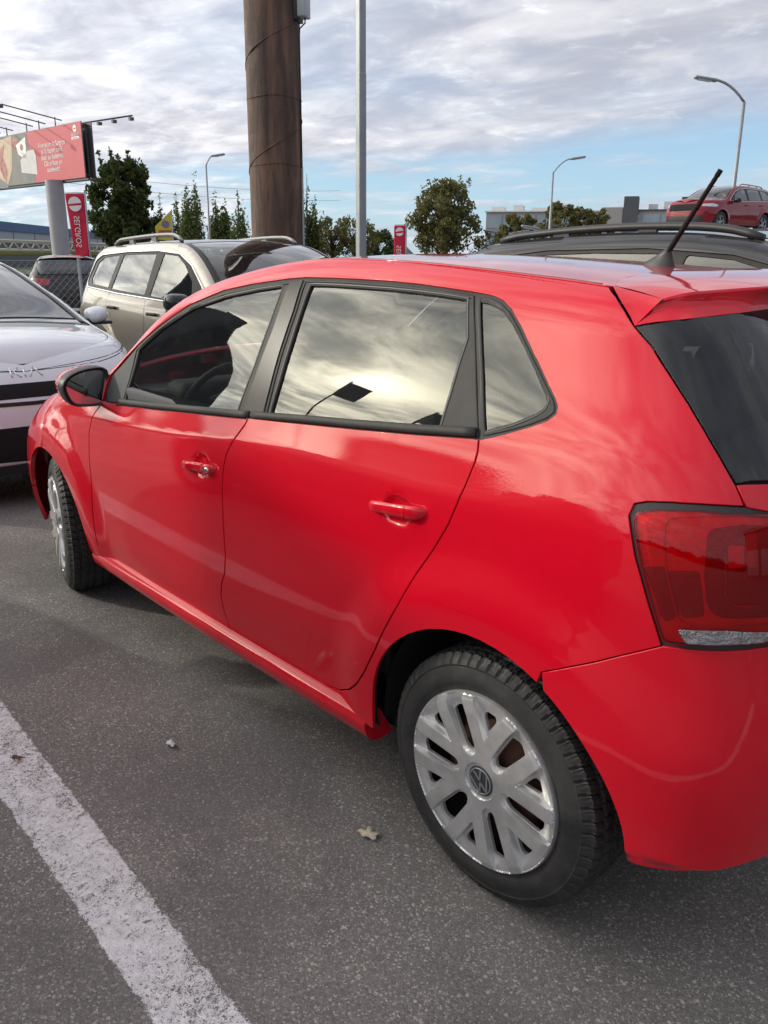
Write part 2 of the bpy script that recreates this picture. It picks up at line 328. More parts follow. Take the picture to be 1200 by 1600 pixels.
class Geo:
    """collects shapes into one mesh"""
    def __init__(s): s.V = []; s.F = []; s.S = []; s.MI = []; s.m = 0
    def add(s, V, F, sm=False):
        b = len(s.V); s.V += [tuple(map(float, v)) for v in V]
        s.F += [tuple(b+i for i in f) for f in F]; s.S += [sm]*len(F); s.MI += [s.m]*len(F); return s
    def box(s, c, d, rz=0., ax=None):
        x, y, z = d[0]/2, d[1]/2, d[2]/2; V = []
        for sx, sy, sz in ((-1,-1,-1),(1,-1,-1),(1,1,-1),(-1,1,-1),(-1,-1,1),(1,-1,1),(1,1,1),(-1,1,1)):
            p = Vector((sx*x, sy*y, sz*z))
            if ax is not None: p = ax @ p
            elif rz: p = Matrix.Rotation(rz, 3, 'Z') @ p
            V.append((p.x+c[0], p.y+c[1], p.z+c[2]))
        return s.add(V, ((0,3,2,1),(4,5,6,7),(0,1,5,4),(1,2,6,5),(2,3,7,6),(3,0,4,7)))
    def rbox(s, c, d, r=.01, rz=0., ax=None, seg=2):
        bm = bmesh.new(); bmesh.ops.create_cube(bm, size=1)
        for v in bm.verts: v.co = Vector((v.co.x*d[0], v.co.y*d[1], v.co.z*d[2]))
        r = min(r, min(d)*.49)
        bmesh.ops.bevel(bm, geom=list(bm.edges), offset=r, segments=seg, profile=.5, affect='EDGES')
        A = ax if ax is not None else Matrix.Rotation(rz, 3, 'Z')
        V = [tuple(A @ v.co + Vector(c)) for v in bm.verts]; F = [[v.index for v in f.verts] for f in bm.faces]
        bm.free(); return s.add(V, F, True)
    def tube(s, P, r, n=8, cap=True, closed=False, flat=1.0):
        P = [Vector(p) for p in P]; m = len(P); rr = r if hasattr(r, '__len__') else [r]*m
        V = []; F = []; up = None
        for i, p in enumerate(P):
            t = (P[(i+1) % m]-P[i-1] if closed else P[min(i+1, m-1)]-P[max(i-1, 0)]).normalized()
            if up is None: up = t.cross(Vector((0, 0, 1))) if abs(t.z) < .95 else t.cross(Vector((1, 0, 0)))
            up = (up - up.dot(t)*t).normalized(); q = t.cross(up)
            for k in range(n):
                a = 2*math.pi*k/n; V.append(p + rr[i]*(math.cos(a)*up + math.sin(a)*q*flat))
        for i in range(m if closed else m-1):
            for k in range(n):
                a, b = i*n+k, i*n+(k+1) % n; c, d = ((i+1) % m)*n+(k+1) % n, ((i+1) % m)*n+k
                F.append((a, b, c, d))
        if cap and not closed: F.append(tuple(range(n-1, -1, -1))); F.append(tuple((m-1)*n+k for k in range(n)))
        return s.add(V, F, True)
    def lathe(s, prof, n=48, axis='Y', c=(0, 0, 0), a0=0, a1=2*math.pi, mod=None):
        """prof: list of (radius, along-axis)"""
        full = abs(a1-a0-2*math.pi) < 1e-6; m = n if full else n+1; V = []; F = []
        for j in range(m):
            a = a0 + (a1-a0)*j/n
            for i, (r_, h) in enumerate(prof):
                if mod: r_, h = mod(i, a, r_, h)
                if axis == 'Y': V.append((c[0]+r_*math.cos(a), c[1]+h, c[2]+r_*math.sin(a)))
                elif axis == 'Z': V.append((c[0]+r_*math.cos(a), c[1]+r_*math.sin(a), c[2]+h))
        k = len(prof)
        for j in range(n):
            for i in range(k-1):
                a, b = j*k+i, ((j+1) % m)*k+i
                F.append((a, a+1, b+1, b))
        return s.add(V, F, True)
    def quad(s, a, b, c, d, sm=False): return s.add([a, b, c, d], [(0, 1, 2, 3)], sm)
    def prism(s, poly, h0, h1, fn, sm=False):
        """poly in 2D, fn(u, v, h) -> 3D"""
        n = len(poly); V = [fn(u, v, h0) for u, v in poly]+[fn(u, v, h1) for u, v in poly]
        F = [tuple(range(n-1, -1, -1)), tuple(range(n, 2*n))]+[(i, (i+1) % n, n+(i+1) % n, n+i) for i in range(n)]
        return s.add(V, F, sm)
    def build(s, name, mat=None, parent=None, loc=None, fixn=True, autosm=None):
        me = bpy.data.meshes.new(name); me.from_pydata(s.V, [], s.F)
        me.polygons.foreach_set('use_smooth', s.S)
        if any(s.MI): me.polygons.foreach_set('material_index', s.MI)
        if fixn:
            bm = bmesh.new(); bm.from_mesh(me); bmesh.ops.recalc_face_normals(bm, faces=bm.faces); bm.to_mesh(me); bm.free()
        me.update()
        o = link_mesh(name, me, parent, mat, loc)
        if autosm: me.set_sharp_from_angle(angle=R(autosm))
        return o

def dup(root, loc=None, rz=None, parent=None):
    c = root.copy(); COL.objects.link(c)
    if parent is not None: c.parent = parent
    for ch in list(root.children): dup(ch, parent=c)
    if loc is not None: c.location = loc
    if rz is not None: c.rotation_euler = (c.rotation_euler[0], c.rotation_euler[1], rz)
    return c

# ---------------------------------------------------------------- 2D polygons and surface panels
def poly_area(P): x, y = P[:, 0], P[:, 1]; return .5*np.sum(x*np.roll(y, -1)-np.roll(x, -1)*y)
def densify(P, res):
    P = np.asarray(P, float); out = []
    for i in range(len(P)):
        a, b = P[i], P[(i+1) % len(P)]; n = max(1, int(math.ceil(np.hypot(*(b-a))/res)))
        for k in range(n): out.append(a+(b-a)*k/n)
    return np.array(out)
def chaikin(P, n=1, keep=None):
    P = np.asarray(P, float)
    for _ in range(n):
        Q = []
        for i in range(len(P)):
            a, b = P[i], P[(i+1) % len(P)]; Q += [a*.75+b*.25, a*.25+b*.75]
        P = np.array(Q)
    return P
def roundc(P, r=.01, k=4, amin=25):
    """round only the sharp corners of a polygon"""
    P = np.asarray(P, float); n = len(P); out = []
    for i in range(n):
        a, b, c = P[i-1], P[i], P[(i+1) % n]
        u, v = a-b, c-b; lu, lv = np.hypot(*u), np.hypot(*v)
        if lu < 1e-9 or lv < 1e-9: continue
        ang_ = math.degrees(math.acos(np.clip(np.dot(u, v)/lu/lv, -1, 1)))
        if 180-ang_ < amin: out.append(b); continue
        t = min(r, lu*.45, lv*.45); p0, p2 = b+u/lu*t, b+v/lv*t
        for q in range(k+1):
            s_ = q/k; out.append((1-s_)**2*p0+2*s_*(1-s_)*b+s_*s_*p2)
    return np.array(out)
def inset(P, d):
    """move a polygon's edges inwards by d"""
    P = np.asarray(P, float)
    if poly_area(P) < 0: P = P[::-1]
    n = len(P); out = []
    for i in range(n):
        a, b, c = P[i-1], P[i], P[(i+1) % n]
        e1 = (b-a)/(np.hypot(*(b-a))+1e-12); e2 = (c-b)/(np.hypot(*(c-b))+1e-12)
        n1 = np.array([-e1[1], e1[0]]); n2 = np.array([-e2[1], e2[0]])
        m_ = n1+n2; l = np.dot(m_, m_)
        out.append(b + (m_*min(2/l, 2.0)*d if l > 1e-6 else n1*d))
    return np.array(out)
def inside(P, X):
    x, y = X[:, 0], X[:, 1]; r = np.zeros(len(X), bool); n = len(P)
    for i in range(n):
        x0, y0 = P[i-1]; x1, y1 = P[i]
        if y0 == y1: continue
        c = (y0 > y) != (y1 > y)
        r ^= c & (x < (x1-x0)*(y-y0)/(y1-y0)+x0)
    return r
def segdist(P, X):
    d = np.full(len(X), 9.)
    for i in range(len(P)):
        a, b = P[i-1], P[i]; ab = b-a; l = ab@ab
        if l < 1e-14: continue
        t = np.clip(((X-a)@ab)/l, 0, 1); d = np.minimum(d, np.hypot(*(X-(a+t[:, None]*ab)).T))
    return d
def mesh2d(outline, holes=(), res=.015, extra=None, hard=()):
    P = densify(outline, res)
    if poly_area(P) < 0: P = P[::-1]
    loops = [P]
    for h in holes:
        Q = densify(h, res)
        if poly_area(Q) > 0: Q = Q[::-1]
        loops.append(Q)
    lo, hi = P.min(0), P.max(0)
    gx, gy = np.meshgrid(np.arange(lo[0]+res*.37, hi[0], res), np.arange(lo[1]+res*.41, hi[1], res))
    gx = gx + (np.arange(gx.shape[0]) % 2)[:, None]*res*.5
    G = np.stack([gx.ravel(), gy.ravel()], 1)
    if extra is not None and len(extra): G = np.vstack([extra, G])
    nx = 0 if extra is None else len(extra)
    sdp = segdist(P, G); ok = inside(P, G) & (sdp > np.where(np.arange(len(G)) < nx, .0004, res*.45))
    for Q in loops[1:]: ok &= ~inside(Q, G) & (segdist(Q, G) > np.where(np.arange(len(G)) < nx, .0004, res*.45))
    if extra is not None and len(extra):
        # grid points crowding the extra ones are dropped
        k = len(extra); keep = ok.copy()
        for i in range(0, len(G), 4000):
            if i+4000 <= k: continue
        G = G[keep]
    else: G = G[ok]
    if hard:
        H_ = np.vstack([np.array(h) for h in hard]); dmin = np.full(len(G), 9.)
        for i in range(0, len(H_), 500): dmin = np.minimum(dmin, np.sqrt(((G[:, None]-H_[None, i:i+500])**2).sum(-1)).min(1))
        G = G[dmin > res*.4]
    V = np.vstack(loops+[G]+[np.array(h) for h in hard]) if len(G) or hard else np.vstack(loops)
    E = []; b = sum(len(L) for L in loops)+len(G)
    for h in hard: E += [(b+i, b+i+1) for i in range(len(h)-1)]; b += len(h)
    b = 0
    for L in loops:
        n = len(L); E += [(b+i, b+(i+1) % n) for i in range(n)]; b += n
    r = delaunay_2d_cdt([Vector(v) for v in V.tolist()], E, [], 0, 1e-7, True)
    V2 = np.array([tuple(v) for v in r[0]]); T = np.array([f for f in r[2] if len(f) == 3])
    c = V2[T].mean(1); ok = inside(P, c)
    for Q in loops[1:]: ok &= ~inside(Q, c)
    T = T[ok]
    # map the original boundary vertices
    idx = {}
    for i, o in enumerate(r[3]):
        for q in o: idx[q] = i
    BL = []; b = 0
    for L in loops:
        BL.append([idx[b+i] for i in range(len(L))]); b += len(L)
    a = V2[T]; sg = (a[:, 1, 0]-a[:, 0, 0])*(a[:, 2, 1]-a[:, 0, 1])-(a[:, 2, 0]-a[:, 0, 0])*(a[:, 1, 1]-a[:, 0, 1])
    T[sg < 0] = T[sg < 0][:, ::-1]
    T = T[np.abs(sg) > 1e-13]
    return V2, T, BL

def lift(V2, T, BL, f, fn, off=0., hem=.018, rad=.0018, hemdir=None):
    """raise a flat mesh onto a surface; its edges turn over a small radius and run hem deep"""
    P = f(V2[:, 0], V2[:, 1]); N = fn(V2[:, 0], V2[:, 1])
    P = P + N*off
    # triangle winding from normals
    t = P[T]; g = np.cross(t[:, 1]-t[:, 0], t[:, 2]-t[:, 0]); s = np.einsum('ij,ij->i', g, N[T[:, 0]])
    flip = s.sum() < 0
    if flip: T = T[:, ::-1]
    V = [P]; NN = [N]; F = [tuple(x) for x in T.tolist()]; b = len(P)
    if hem > 0:
        for L in BL:
            L = [int(i) for i in L]; n = len(L); p = P[L]; nn = N[L]
            tg = np.roll(p, -1, 0)-np.roll(p, 1, 0); tg /= np.linalg.norm(tg, axis=1, keepdims=True)+1e-12
            out = np.cross(tg, nn); out /= np.linalg.norm(out, axis=1, keepdims=True)+1e-12
            if flip: out = -out
            e1 = (out+nn)/1.41421
            V += [p+out*rad*.7-nn*rad*.3, p+out*rad-nn*rad, p+out*rad-nn*hem]
            NN += [e1, out, out]
            for i in range(n):
                j = (i+1) % n
                q = ((L[i], b+i, b+j, L[j]), (b+i, b+n+i, b+n+j, b+j), (b+n+i, b+2*n+i, b+2*n+j, b+n+j))
                for x in q: F.append(x[::-1] if flip else x)
            b += 3*n
    return np.vstack(V), F, np.vstack(NN)

def mirror(V, F, N): return V*[1, -1, 1], [tuple(f[::-1]) for f in F], N*[1, -1, 1]

def toprows(B, a0, a1, res):
    """extra sample points close under the top line, where the surface rolls over"""
    A_ = np.arange(a0, a1, res); E = []
    for d in (.0012, .003, .0055, .009, .014, .020, .027): E.append(np.stack([A_, B.zt(A_)-d], 1))
    return np.vstack(E)

def panel(B, name, outline, mat, parent, gap=.0022, holes=(), res=.016, off=0., hem=.018, rad=.0018, both=True, top=False, sides=(1, -1), label=None):
    P = inset(outline, gap) if gap else np.asarray(outline, float)
    ex = toprows(B, P[:, 0].min(), P[:, 0].max(), res) if top else None
    V2, T, BL = mesh2d(P, holes, res, ex)
    V, F, N = lift(V2, T, BL, B.side, B.side_n, off, hem, rad)
    obs = []
    for s in sides:
        v, f, n = (V, F, N) if s > 0 else mirror(V, F, N)
        obs.append(raw(name, v, f, mat, parent, True, n))
        if label: obs[-1]['label'] = label
    return obs

def cap_panel(B, name, outline, mat, parent, res=.03, off=0., hem=.012, rad=.002, holes=()):
    V2, T, BL = mesh2d(outline, holes, res)
    V, F, N = lift(V2, T, BL, B.cap, B.cap_n, off, hem, rad)
    return raw(name, V, F, mat, parent, True, N)

def strip(B, path, wd, off, closed=False, parent=None, name='seal', mat=None, n=8, flat=.45, sides=(1, -1), f=None, fn=None):
    """a rubber or metal bead running along a path on the flank"""
    P = np.asarray(path, float); f = f or B.side; fn = fn or B.side_n
    X = f(P[:, 0], P[:, 1]); N = fn(P[:, 0], P[:, 1]); m = len(P)
    tg = (np.roll(X, -1, 0)-np.roll(X, 1, 0)); 
    if not closed: tg[0] = X[1]-X[0]; tg[-1] = X[-1]-X[-2]
    tg /= np.linalg.norm(tg, axis=1, keepdims=True)+1e-12
    B_ = np.cross(tg, N); V = []; NN = []
    for k in range(n):
        a = 2*math.pi*k/n
        d = B_*math.cos(a)*wd/2+N*math.sin(a)*wd/2*flat
        V.append(X+N*off+d); NN.append(d)
    V = np.stack(V, 1).reshape(-1, 3); F = []
    for i in range(m if closed else m-1):
        for k in range(n):
            j = (i+1) % m; F.append((i*n+k, i*n+(k+1) % n, j*n+(k+1) % n, j*n+k))
    if not closed: F += [tuple(range(n)), tuple((m-1)*n+k for k in range(n-1, -1, -1))]
    r = []
    for s in sides:
        v = V if s > 0 else V*[1, -1, 1]
        o = raw(name, v, F, mat, parent, True)
        bm = bmesh.new(); bm.from_mesh(o.data); bmesh.ops.recalc_face_normals(bm, faces=bm.faces); bm.to_mesh(o.data); bm.free()
        r.append(o)
    return r

# ---------------------------------------------------------------- materials
def mat(name, col, rough=.5, metal=0., coat=0., coat_rough=.03, bump=None, spec=.5, var=None, ior=None, trans=0., alpha=1.):
    m = bpy.data.materials.new(name); m.use_nodes = True; t = NT(m.node_tree)
    p = t.n('ShaderNodeBsdfPrincipled', {'Base Color': (*col, 1), 'Roughness': rough, 'Metallic': metal, 'Coat Weight': coat, 'Coat Roughness': coat_rough, 'Specular IOR Level': spec})
    if ior: p.inputs['IOR'].default_value = ior
    if trans: p.inputs['Transmission Weight'].default_value = trans
    if alpha < 1: p.inputs['Alpha'].default_value = alpha
    co = t.n('ShaderNodeTexCoord').outputs['Object']
    if var:      # (scale, amount, colour to drift to)
        f = t.noise(co, var[0], 5, .6)
        f = t.ss(.35, .7, f, 0, var[1])
        t.t.links.new(t.mix(f, col, var[2]), p.inputs['Base Color'])
    if bump:     # (scale, strength, distance)
        b = t.n('ShaderNodeBump', {'Height': t.noise(co, bump[0], 4, .6), 'Strength': bump[1], 'Distance': bump[2]})
        t.t.links.new(b.outputs[0], p.inputs['Normal'])
    t.n('ShaderNodeOutputMaterial', {'Surface': p.outputs[0]})
    return m

def paint(name, col, flake=0., wave=.35, base_rough=.45, dust=.05, metal=0.):
    """clear-coated car paint with faint orange peel, dust and fine marks"""
    m = bpy.data.materials.new(name); m.use_nodes = True; t = NT(m.node_tree)
    co = t.n('ShaderNodeTexCoord').outputs['Object']
    dirt = t.ss(.45, .75, t.noise(co, 3.2, 7, .68), 0, dust)
    low = t.ss(.50, .15, t.n('ShaderNodeSeparateXYZ', {0: co}).outputs[2], 0, .07)
    lowd = t.m('MULTIPLY', low, t.ss(.3, .7, t.noise(co, 14, 6, .7)))
    f = t.m('ADD', dirt, lowd)
    c = t.mix(f, col, (.30, .27, .25))
    peel = t.noise(co, 260, 2, .5); wv = t.noise(co, 2.2, 2, .4)
    h = t.m('ADD', t.m('MULTIPLY', peel, .00003), t.m('MULTIPLY', wv, .0006*wave))
    b = t.n('ShaderNodeBump', {'Height': h, 'Strength': 1.0, 'Distance': 1.0})
    rg = t.ss(.45, .80, t.noise(co, 7, 6, .7), .008, .06)
    p = t.n('ShaderNodeBsdfPrincipled', {'Base Color': c, 'Roughness': base_rough, 'Metallic': metal, 'Coat Weight': 1.0, 'Coat Roughness': t.m('ADD', rg, t.m('MULTIPLY', lowd, .5)), 'Coat IOR': 1.5, 'Coat Normal': b.outputs[0], 'Specular IOR Level': .05})
    t.n('ShaderNodeOutputMaterial', {'Surface': p.outputs[0]})
    return m

def glass(name, tint=(.55, .62, .60), refl=1.0):
    """thin tinted pane"""
    m = bpy.data.materials.new(name); m.use_nodes = True; t = NT(m.node_tree)
    co = t.n('ShaderNodeTexCoord').outputs['Object']
    b = t.n('ShaderNodeBump', {'Height': t.m('MULTIPLY', t.noise(co, 2.0, 1, .5), .0005), 'Strength': 1, 'Distance': 1})
    lw = t.n('ShaderNodeFresnel', {'IOR': 1.5, 'Normal': b.outputs[0]}).outputs[0]
    k = t.m('MINIMUM', t.m('MULTIPLY', lw, 1.6*refl), 1.0)
    tr = t.n('ShaderNodeBsdfTransparent', {'Color': (*tint, 1)})
    gl = t.n('ShaderNodeBsdfGlossy', {'Color': (1, 1, 1, 1), 'Roughness': .01, 'Normal': b.outputs[0]})
    df = t.n('ShaderNodeBsdfDiffuse', {'Color': (.25, .25, .24, 1)})
    dust = t.ss(.35, .8, t.noise(co, 9, 7, .75), .01, .05)
    s1 = t.n('ShaderNodeMixShader', {0: dust, 1: tr.outputs[0], 2: df.outputs[0]})
    s2 = t.n('ShaderNodeMixShader', {0: k, 1: s1.outputs[0], 2: gl.outputs[0]})
    t.n('ShaderNodeOutputMaterial', {'Surface': s2.outputs[0]})
    return m

MT = {}
MT['red'] = paint('red_paint', (.60, .0015, .016), dust=.006, wave=.12)
MT['rubber'] = mat('black_rubber_trim', (.030, .029, .028), .6, bump=(60, .15, .002), spec=.3, var=(12, .4, (.06, .056, .053)))
MT['gloss_black'] = mat('gloss_black_trim', (.020, .017, .016), .30, spec=.22, var=(9, .5, (.05, .042, .038)))
MT['matt_black'] = mat('matt_black', (.008, .008, .008), .9)
MT['plastic'] = mat('black_plastic', (.025, .025, .026), .45, bump=(300, .1, .001))
MT['grey_plastic'] = mat('grey_cabin_plastic', (.06, .062, .065), .7)
MT['fabric'] = mat('seat_fabric', (.07, .07, .075), .95, bump=(400, .3, .002))
MT['headliner'] = mat('headliner_fabric', (.35, .35, .33), .95)
MT['glass'] = glass('side_glass')
MT['screen'] = glass('windscreen_glass', (.62, .70, .68))
MT['hatch_glass'] = glass('tinted_rear_glass', (.42, .48, .56), .8)
MT['silver'] = mat('silver_wheel_paint', (.66, .66, .66), .33, metal=.65, coat=.25, coat_rough=.2, bump=(90, .04, .002), var=(22, .35, (.30, .29, .28)))
MT['dark_metal'] = mat('dark_metal', (.05, .05, .052), .5, metal=.8)
MT['steel'] = mat('galvanised_steel', (.30, .32, .34), .5, metal=.5, var=(3, .5, (.20, .215, .23)))
MT['chrome'] = mat('chrome', (.75, .75, .76), .12, metal=1.)
MT['mirror'] = mat('mirror_glass', (.55, .57, .58), .02, metal=1.)
MT['rust'] = mat('brake_rust', (.10, .045, .03), .85)
# ---------------------------------------------------------------- the red hatchback
def a_of_x(B, x, z, lo=-1.1, hi=3.1):
    lo_, hi_ = lo, hi
    for _ in range(50):
        m_ = (lo_+hi_)/2
        if float(B.side(m_, min(z, float(B.zt(m_))-1e-4))[0]) < x: lo_ = m_
        else: hi_ = m_
    return (lo_+hi_)/2
def arch(B, cx, cz, r, t0, t1, n=26):
    """wheel-arch edge as flank coordinates, angles in degrees from the front"""
    out = []
    for i in range(n+1):
        t = R(t0+(t1-t0)*i/n); x, z = cx+r*math.cos(t), cz+r*math.sin(t)
        out.append((a_of_x(B, x, z), z))
    return out

B = hero
B.bowls = ((.283, .868, .060, .042, .012), (1.158, .810, .060, .042, .012))
AMIN, AMAX = B.xs0-.8*math.pi/2, B.xs1+.8*math.pi/2
car = empty('red_hatchback')
tag(car, 'red five-door hatchback in the foreground with silver wheel covers and a roof aerial', 'car')
O = OUT
RA = (0., .300, .358); FA = (2.45, .285, .355)
ztop = lambda a: (a, float(B.zt(a))-.0004)

# rear quarter, roof rail and windscreen pillar in one pressing
q = []
q += list(O['gap_quarter'])[::-1]
q += []
qq = list(O['gap_quarter'])                              # belt -> sill
ra = arch(B, *RA, 0, 160)
sill_r = O['sill_top'][-1]
outl = []
outl += [p for p in O['surround'][1:0:-1]]
outl = [O['surround'][0]] + qq[1:]                        # down the door gap
outl += [(sill_r[0]-.001, .272)] if False else []
outl += [(.46, .268), (RA[0]+.361, .262)]
outl += [p for p in ra if p[1] > .262 and p[1] > .25][1:]
# stop the arch at the bumper line
bg = O['bumper_gap']
outl = [p for p in outl if not (p[0] < bg[-1][0]+.002 and p in ra)]
outl += bg[::-1]
outl += O['lamp_side'][::-1][1:]
outl += O['lamp_top'][::-1][1:]
outl += O['hatch_edge'][::-1][1:-1]
outl += [ztop(a) for a in np.arange(-.108, 2.035, .03)]
outl += [(2.035, .955), (1.99, .885)]
sr = O['surround']
k0 = min(range(len(sr)), key=lambda i: abs(sr[i][0]-1.86)+abs(sr[i][1]-.93))
outl += [(1.93, .905)]
outl += sr[10:]
side_frame = panel(B, 'side_panel', outl, MT['red'], car, gap=.0034, top=True, res=.015, hem=.009)

# front door, rear door
belt = O['surround'][:9]
gd, gq, gf = O['gap_doors'], O['gap_quarter'], O['gap_fender']
st = O['sill_top']
st_r = [p for p in st if gq[-1][0]+.01 < p[0] < gd[-1][0]-.005]
rear_door = belt[:6] + gd[:] + [(p[0], max(p[1], .272)) for p in [(1.0,.272),(.9,.272),(.8,.272),(.7,.272)]] + gq[::-1]
rear_door = [p for i, p in enumerate(rear_door) if i == 0 or np.hypot(p[0]-rear_door[i-1][0], p[1]-rear_door[i-1][1]) > .002]
if np.hypot(rear_door[0][0]-rear_door[-1][0], rear_door[0][1]-rear_door[-1][1]) < .004: rear_door.pop()
rd = panel(B, 'rear_door', rear_door, MT['red'], car, gap=.0040, res=.013)
front_door = [gd[0]] + belt[6:9] + [(1.80, .905)] + gf[:-1] + [(2.04, .272)] + [(x, .272) for x in (1.9, 1.7, 1.5, 1.3, 1.15)] + gd[::-1][:-1]
fd = panel(B, 'front_door', front_door, MT['red'], car, gap=.0040, res=.013)

# front wing
fa = arch(B, *FA, 180, -3, 34)
wing = [(1.80, .905), (1.93, .905), (1.99, .885), (2.035, .955)] + [ztop(a) for a in np.arange(2.06, 2.58, .03)] + [(2.60, .74), (2.585, .66)]
fa_ = [p for p in fa if p[0] < 2.58]
wing += fa_[::-1]
wing += [(2.065, .262)] + gf[::-1][:-1]
wing = [p for i, p in enumerate(wing) if i == 0 or np.hypot(p[0]-wing[i-1][0], p[1]-wing[i-1][1]) > .0015]
panel(B, 'front_wing', wing, MT['red'], car, gap=.0034, top=True, res=.015)
# nose: bumper skin round the front
fb = [p for p in fa if p[0] >= 2.58]
nose = [(2.585, .66), (2.60, .74)] + [ztop(a) for a in np.arange(2.60, AMAX, .03)] + [(AMAX, float(B.zt(AMAX))-.0004), (AMAX, .20), (2.75, .20), (fb[-1][0]+.004, .22)] + fb[::-1]
panel(B, 'front_bumper', nose, MT['red'], car, gap=.0034, top=True, res=.022)
panel(B, 'headlamp', roundc([(2.66, .70), (2.72, .76), (2.95, .70), (2.93, .60), (2.72, .61)], .03), MT['chrome'], car, gap=0, off=.003, hem=.006, res=.02)
panel(B, 'front_grille', roundc([(2.97, .63), (AMAX, .64), (AMAX, .52), (2.98, .53)], .01), MT['plastic'], car, gap=0, off=.003, hem=.006, res=.03)

# rear bumper
rb = [p for p in arch(B, *RA, 90, 181, 40) if p[0] < bg[-1][0]-.004]
ext = [(a, .779+(.02 if a < -.75 else .0)-.03*smooth(.55, .75, -a)) for a in (-.60, -.70, -.80, -.90, -1.0, -1.1, -1.2)]
low = [(AMIN, .42), (-1.0, .41), (-.8, .395), (-.68, .38), (-.576, .358), (-.5, .332), (-.432, .308), (-.39, .298), (-.362, .292)]
bump_top = bg[::-1] + [p for p in O['lampgas_bot'][1:-1]] + ext + [(AMIN, .76)]
bumper = bump_top + low + rb[::-1]
bumper = [p for i, p in enumerate(bumper) if i == 0 or np.hypot(p[0]-bumper[i-1][0], p[1]-bumper[i-1][1]) > .0015]
panel(B, 'rear_bumper', bumper, MT['red'], car, gap=.002, res=.016, hem=.03, rad=.0022)
# lamp
lt = O['lamp_top'][::-1]
gasket = [O['lamp_side'][0]] + O['lamp_side'][1:] + O['lampgas_bot'][1:-1] + [(-.60, .79), (-.78, .80), (-.78, 1.0)] + [(-.60, 1.02)] + O['lamp_top2'][1:2] + O['lamp_top']
gasket = [p for i, p in enumerate(gasket) if i == 0 or np.hypot(p[0]-gasket[i-1][0], p[1]-gasket[i-1][1]) > .0015]
lamp = empty('tail_lamp'); lamp.parent = car
lamp_r = empty('tail_lamp'); lamp_r.parent = car
def lamp_part(name, ol, m_, off, hem=.004, rad=.001, gap=0, res=.012, round_=0):
    if round_: ol = roundc(ol, round_)
    o1, o2 = panel(B, name, ol, m_, lamp, gap=gap, off=off, hem=hem, rad=rad, res=res)
    o2.parent = lamp_r
MT['lens'] = bpy.data.materials.new('red_lamp_lens'); MT['lens'].use_nodes = True
t = NT(MT['lens'].node_tree)
lwf = t.n('ShaderNodeFresnel', {'IOR': 1.5}).outputs[0]
s1 = t.n('ShaderNodeMixShader', {0: .10, 1: t.n('ShaderNodeBsdfTransparent', {'Color': (.95, .02, .05, 1)}).outputs[0], 2: t.n('ShaderNodeBsdfDiffuse', {'Color': (.55, .003, .02, 1)}).outputs[0]})
s2 = t.n('ShaderNodeMixShader', {0: lwf, 1: s1.outputs[0], 2: t.n('ShaderNodeBsdfGlossy', {'Roughness': .02}).outputs[0]})
t.n('ShaderNodeOutputMaterial', {'Surface': s2.outputs[0]})
MT['lamp_back'] = mat('lamp_reflector', (.85, .05, .08), .30, metal=.35, var=(30, .6, (.65, .02, .04)), bump=(90, .5, .003))
MT['lamp_bright'] = mat('lamp_reflector_bright', (.55, .04, .06), .25, metal=.4)
MT['lamp_dark'] = mat('lamp_dark_reflector', (.28, .020, .030), .30, metal=.35, bump=(60, .6, .004))
MT['lamp_clear'] = mat('clear_lamp_reflector', (.75, .75, .77), .10, metal=1., bump=(70, 1., .012))
MT['clear'] = glass('clear_lens', (.86, .86, .86), 1.2)
lamp_part('gasket', gasket, MT['plastic'], -.004, hem=.03)
ln = O['lens']; ln = ln[:4] + [(-.60, .998), (-.76, .99), (-.76, .815), (-.60, .80)] + ln[6:]
lamp_part('reflector', ln, MT['lamp_back'], -.001, round_=.01)
lamp_part('reflector_panel', O['lens_low'], MT['lamp_dark'], .0008, round_=.006)
lamp_part('reflector_panel', O['lens_low2'], MT['lamp_dark'], .0008, round_=.006)
ld = O['lens_dark']; ld = ld[:3] + [(-.60, .985), (-.74, .98), (-.74, .85), (-.60, .845)] + ld[5:]
lamp_part('lamp_bowl', ld, MT['lamp_dark'], .0012, round_=.02)
lamp_part('bulb_reflector', O['lens_block'], MT['lamp_bright'], .0026, round_=.004)
lamp_part('bulb_reflector', O['lens_block2'], MT['lamp_back'], .0026, round_=.004)
for nm, wd in (('lens_U', .005), ('lens_line', .003)):
    pth = np.array(O[nm]); 
    for o_ in strip(B, pth, wd, .003, False, lamp, 'light_guide', MT['lamp_bright'] if nm == 'lens_U' else MT['lamp_back'], 6, .6): pass
    o_.parent = lamp_r
lamp_part('lens', ln, MT['lens'], .0105, hem=.012, rad=.003, round_=.012)
rv = O['reverse']; rv = rv[:3] + [(-.62, .815), (-.62, .80)] + rv[6:]
lamp_part('reversing_reflector', rv, MT['lamp_clear'], .0112, hem=.002, round_=.004)
lamp_part('reversing_lens', rv, MT['clear'], .0135, hem=.003, round_=.004)

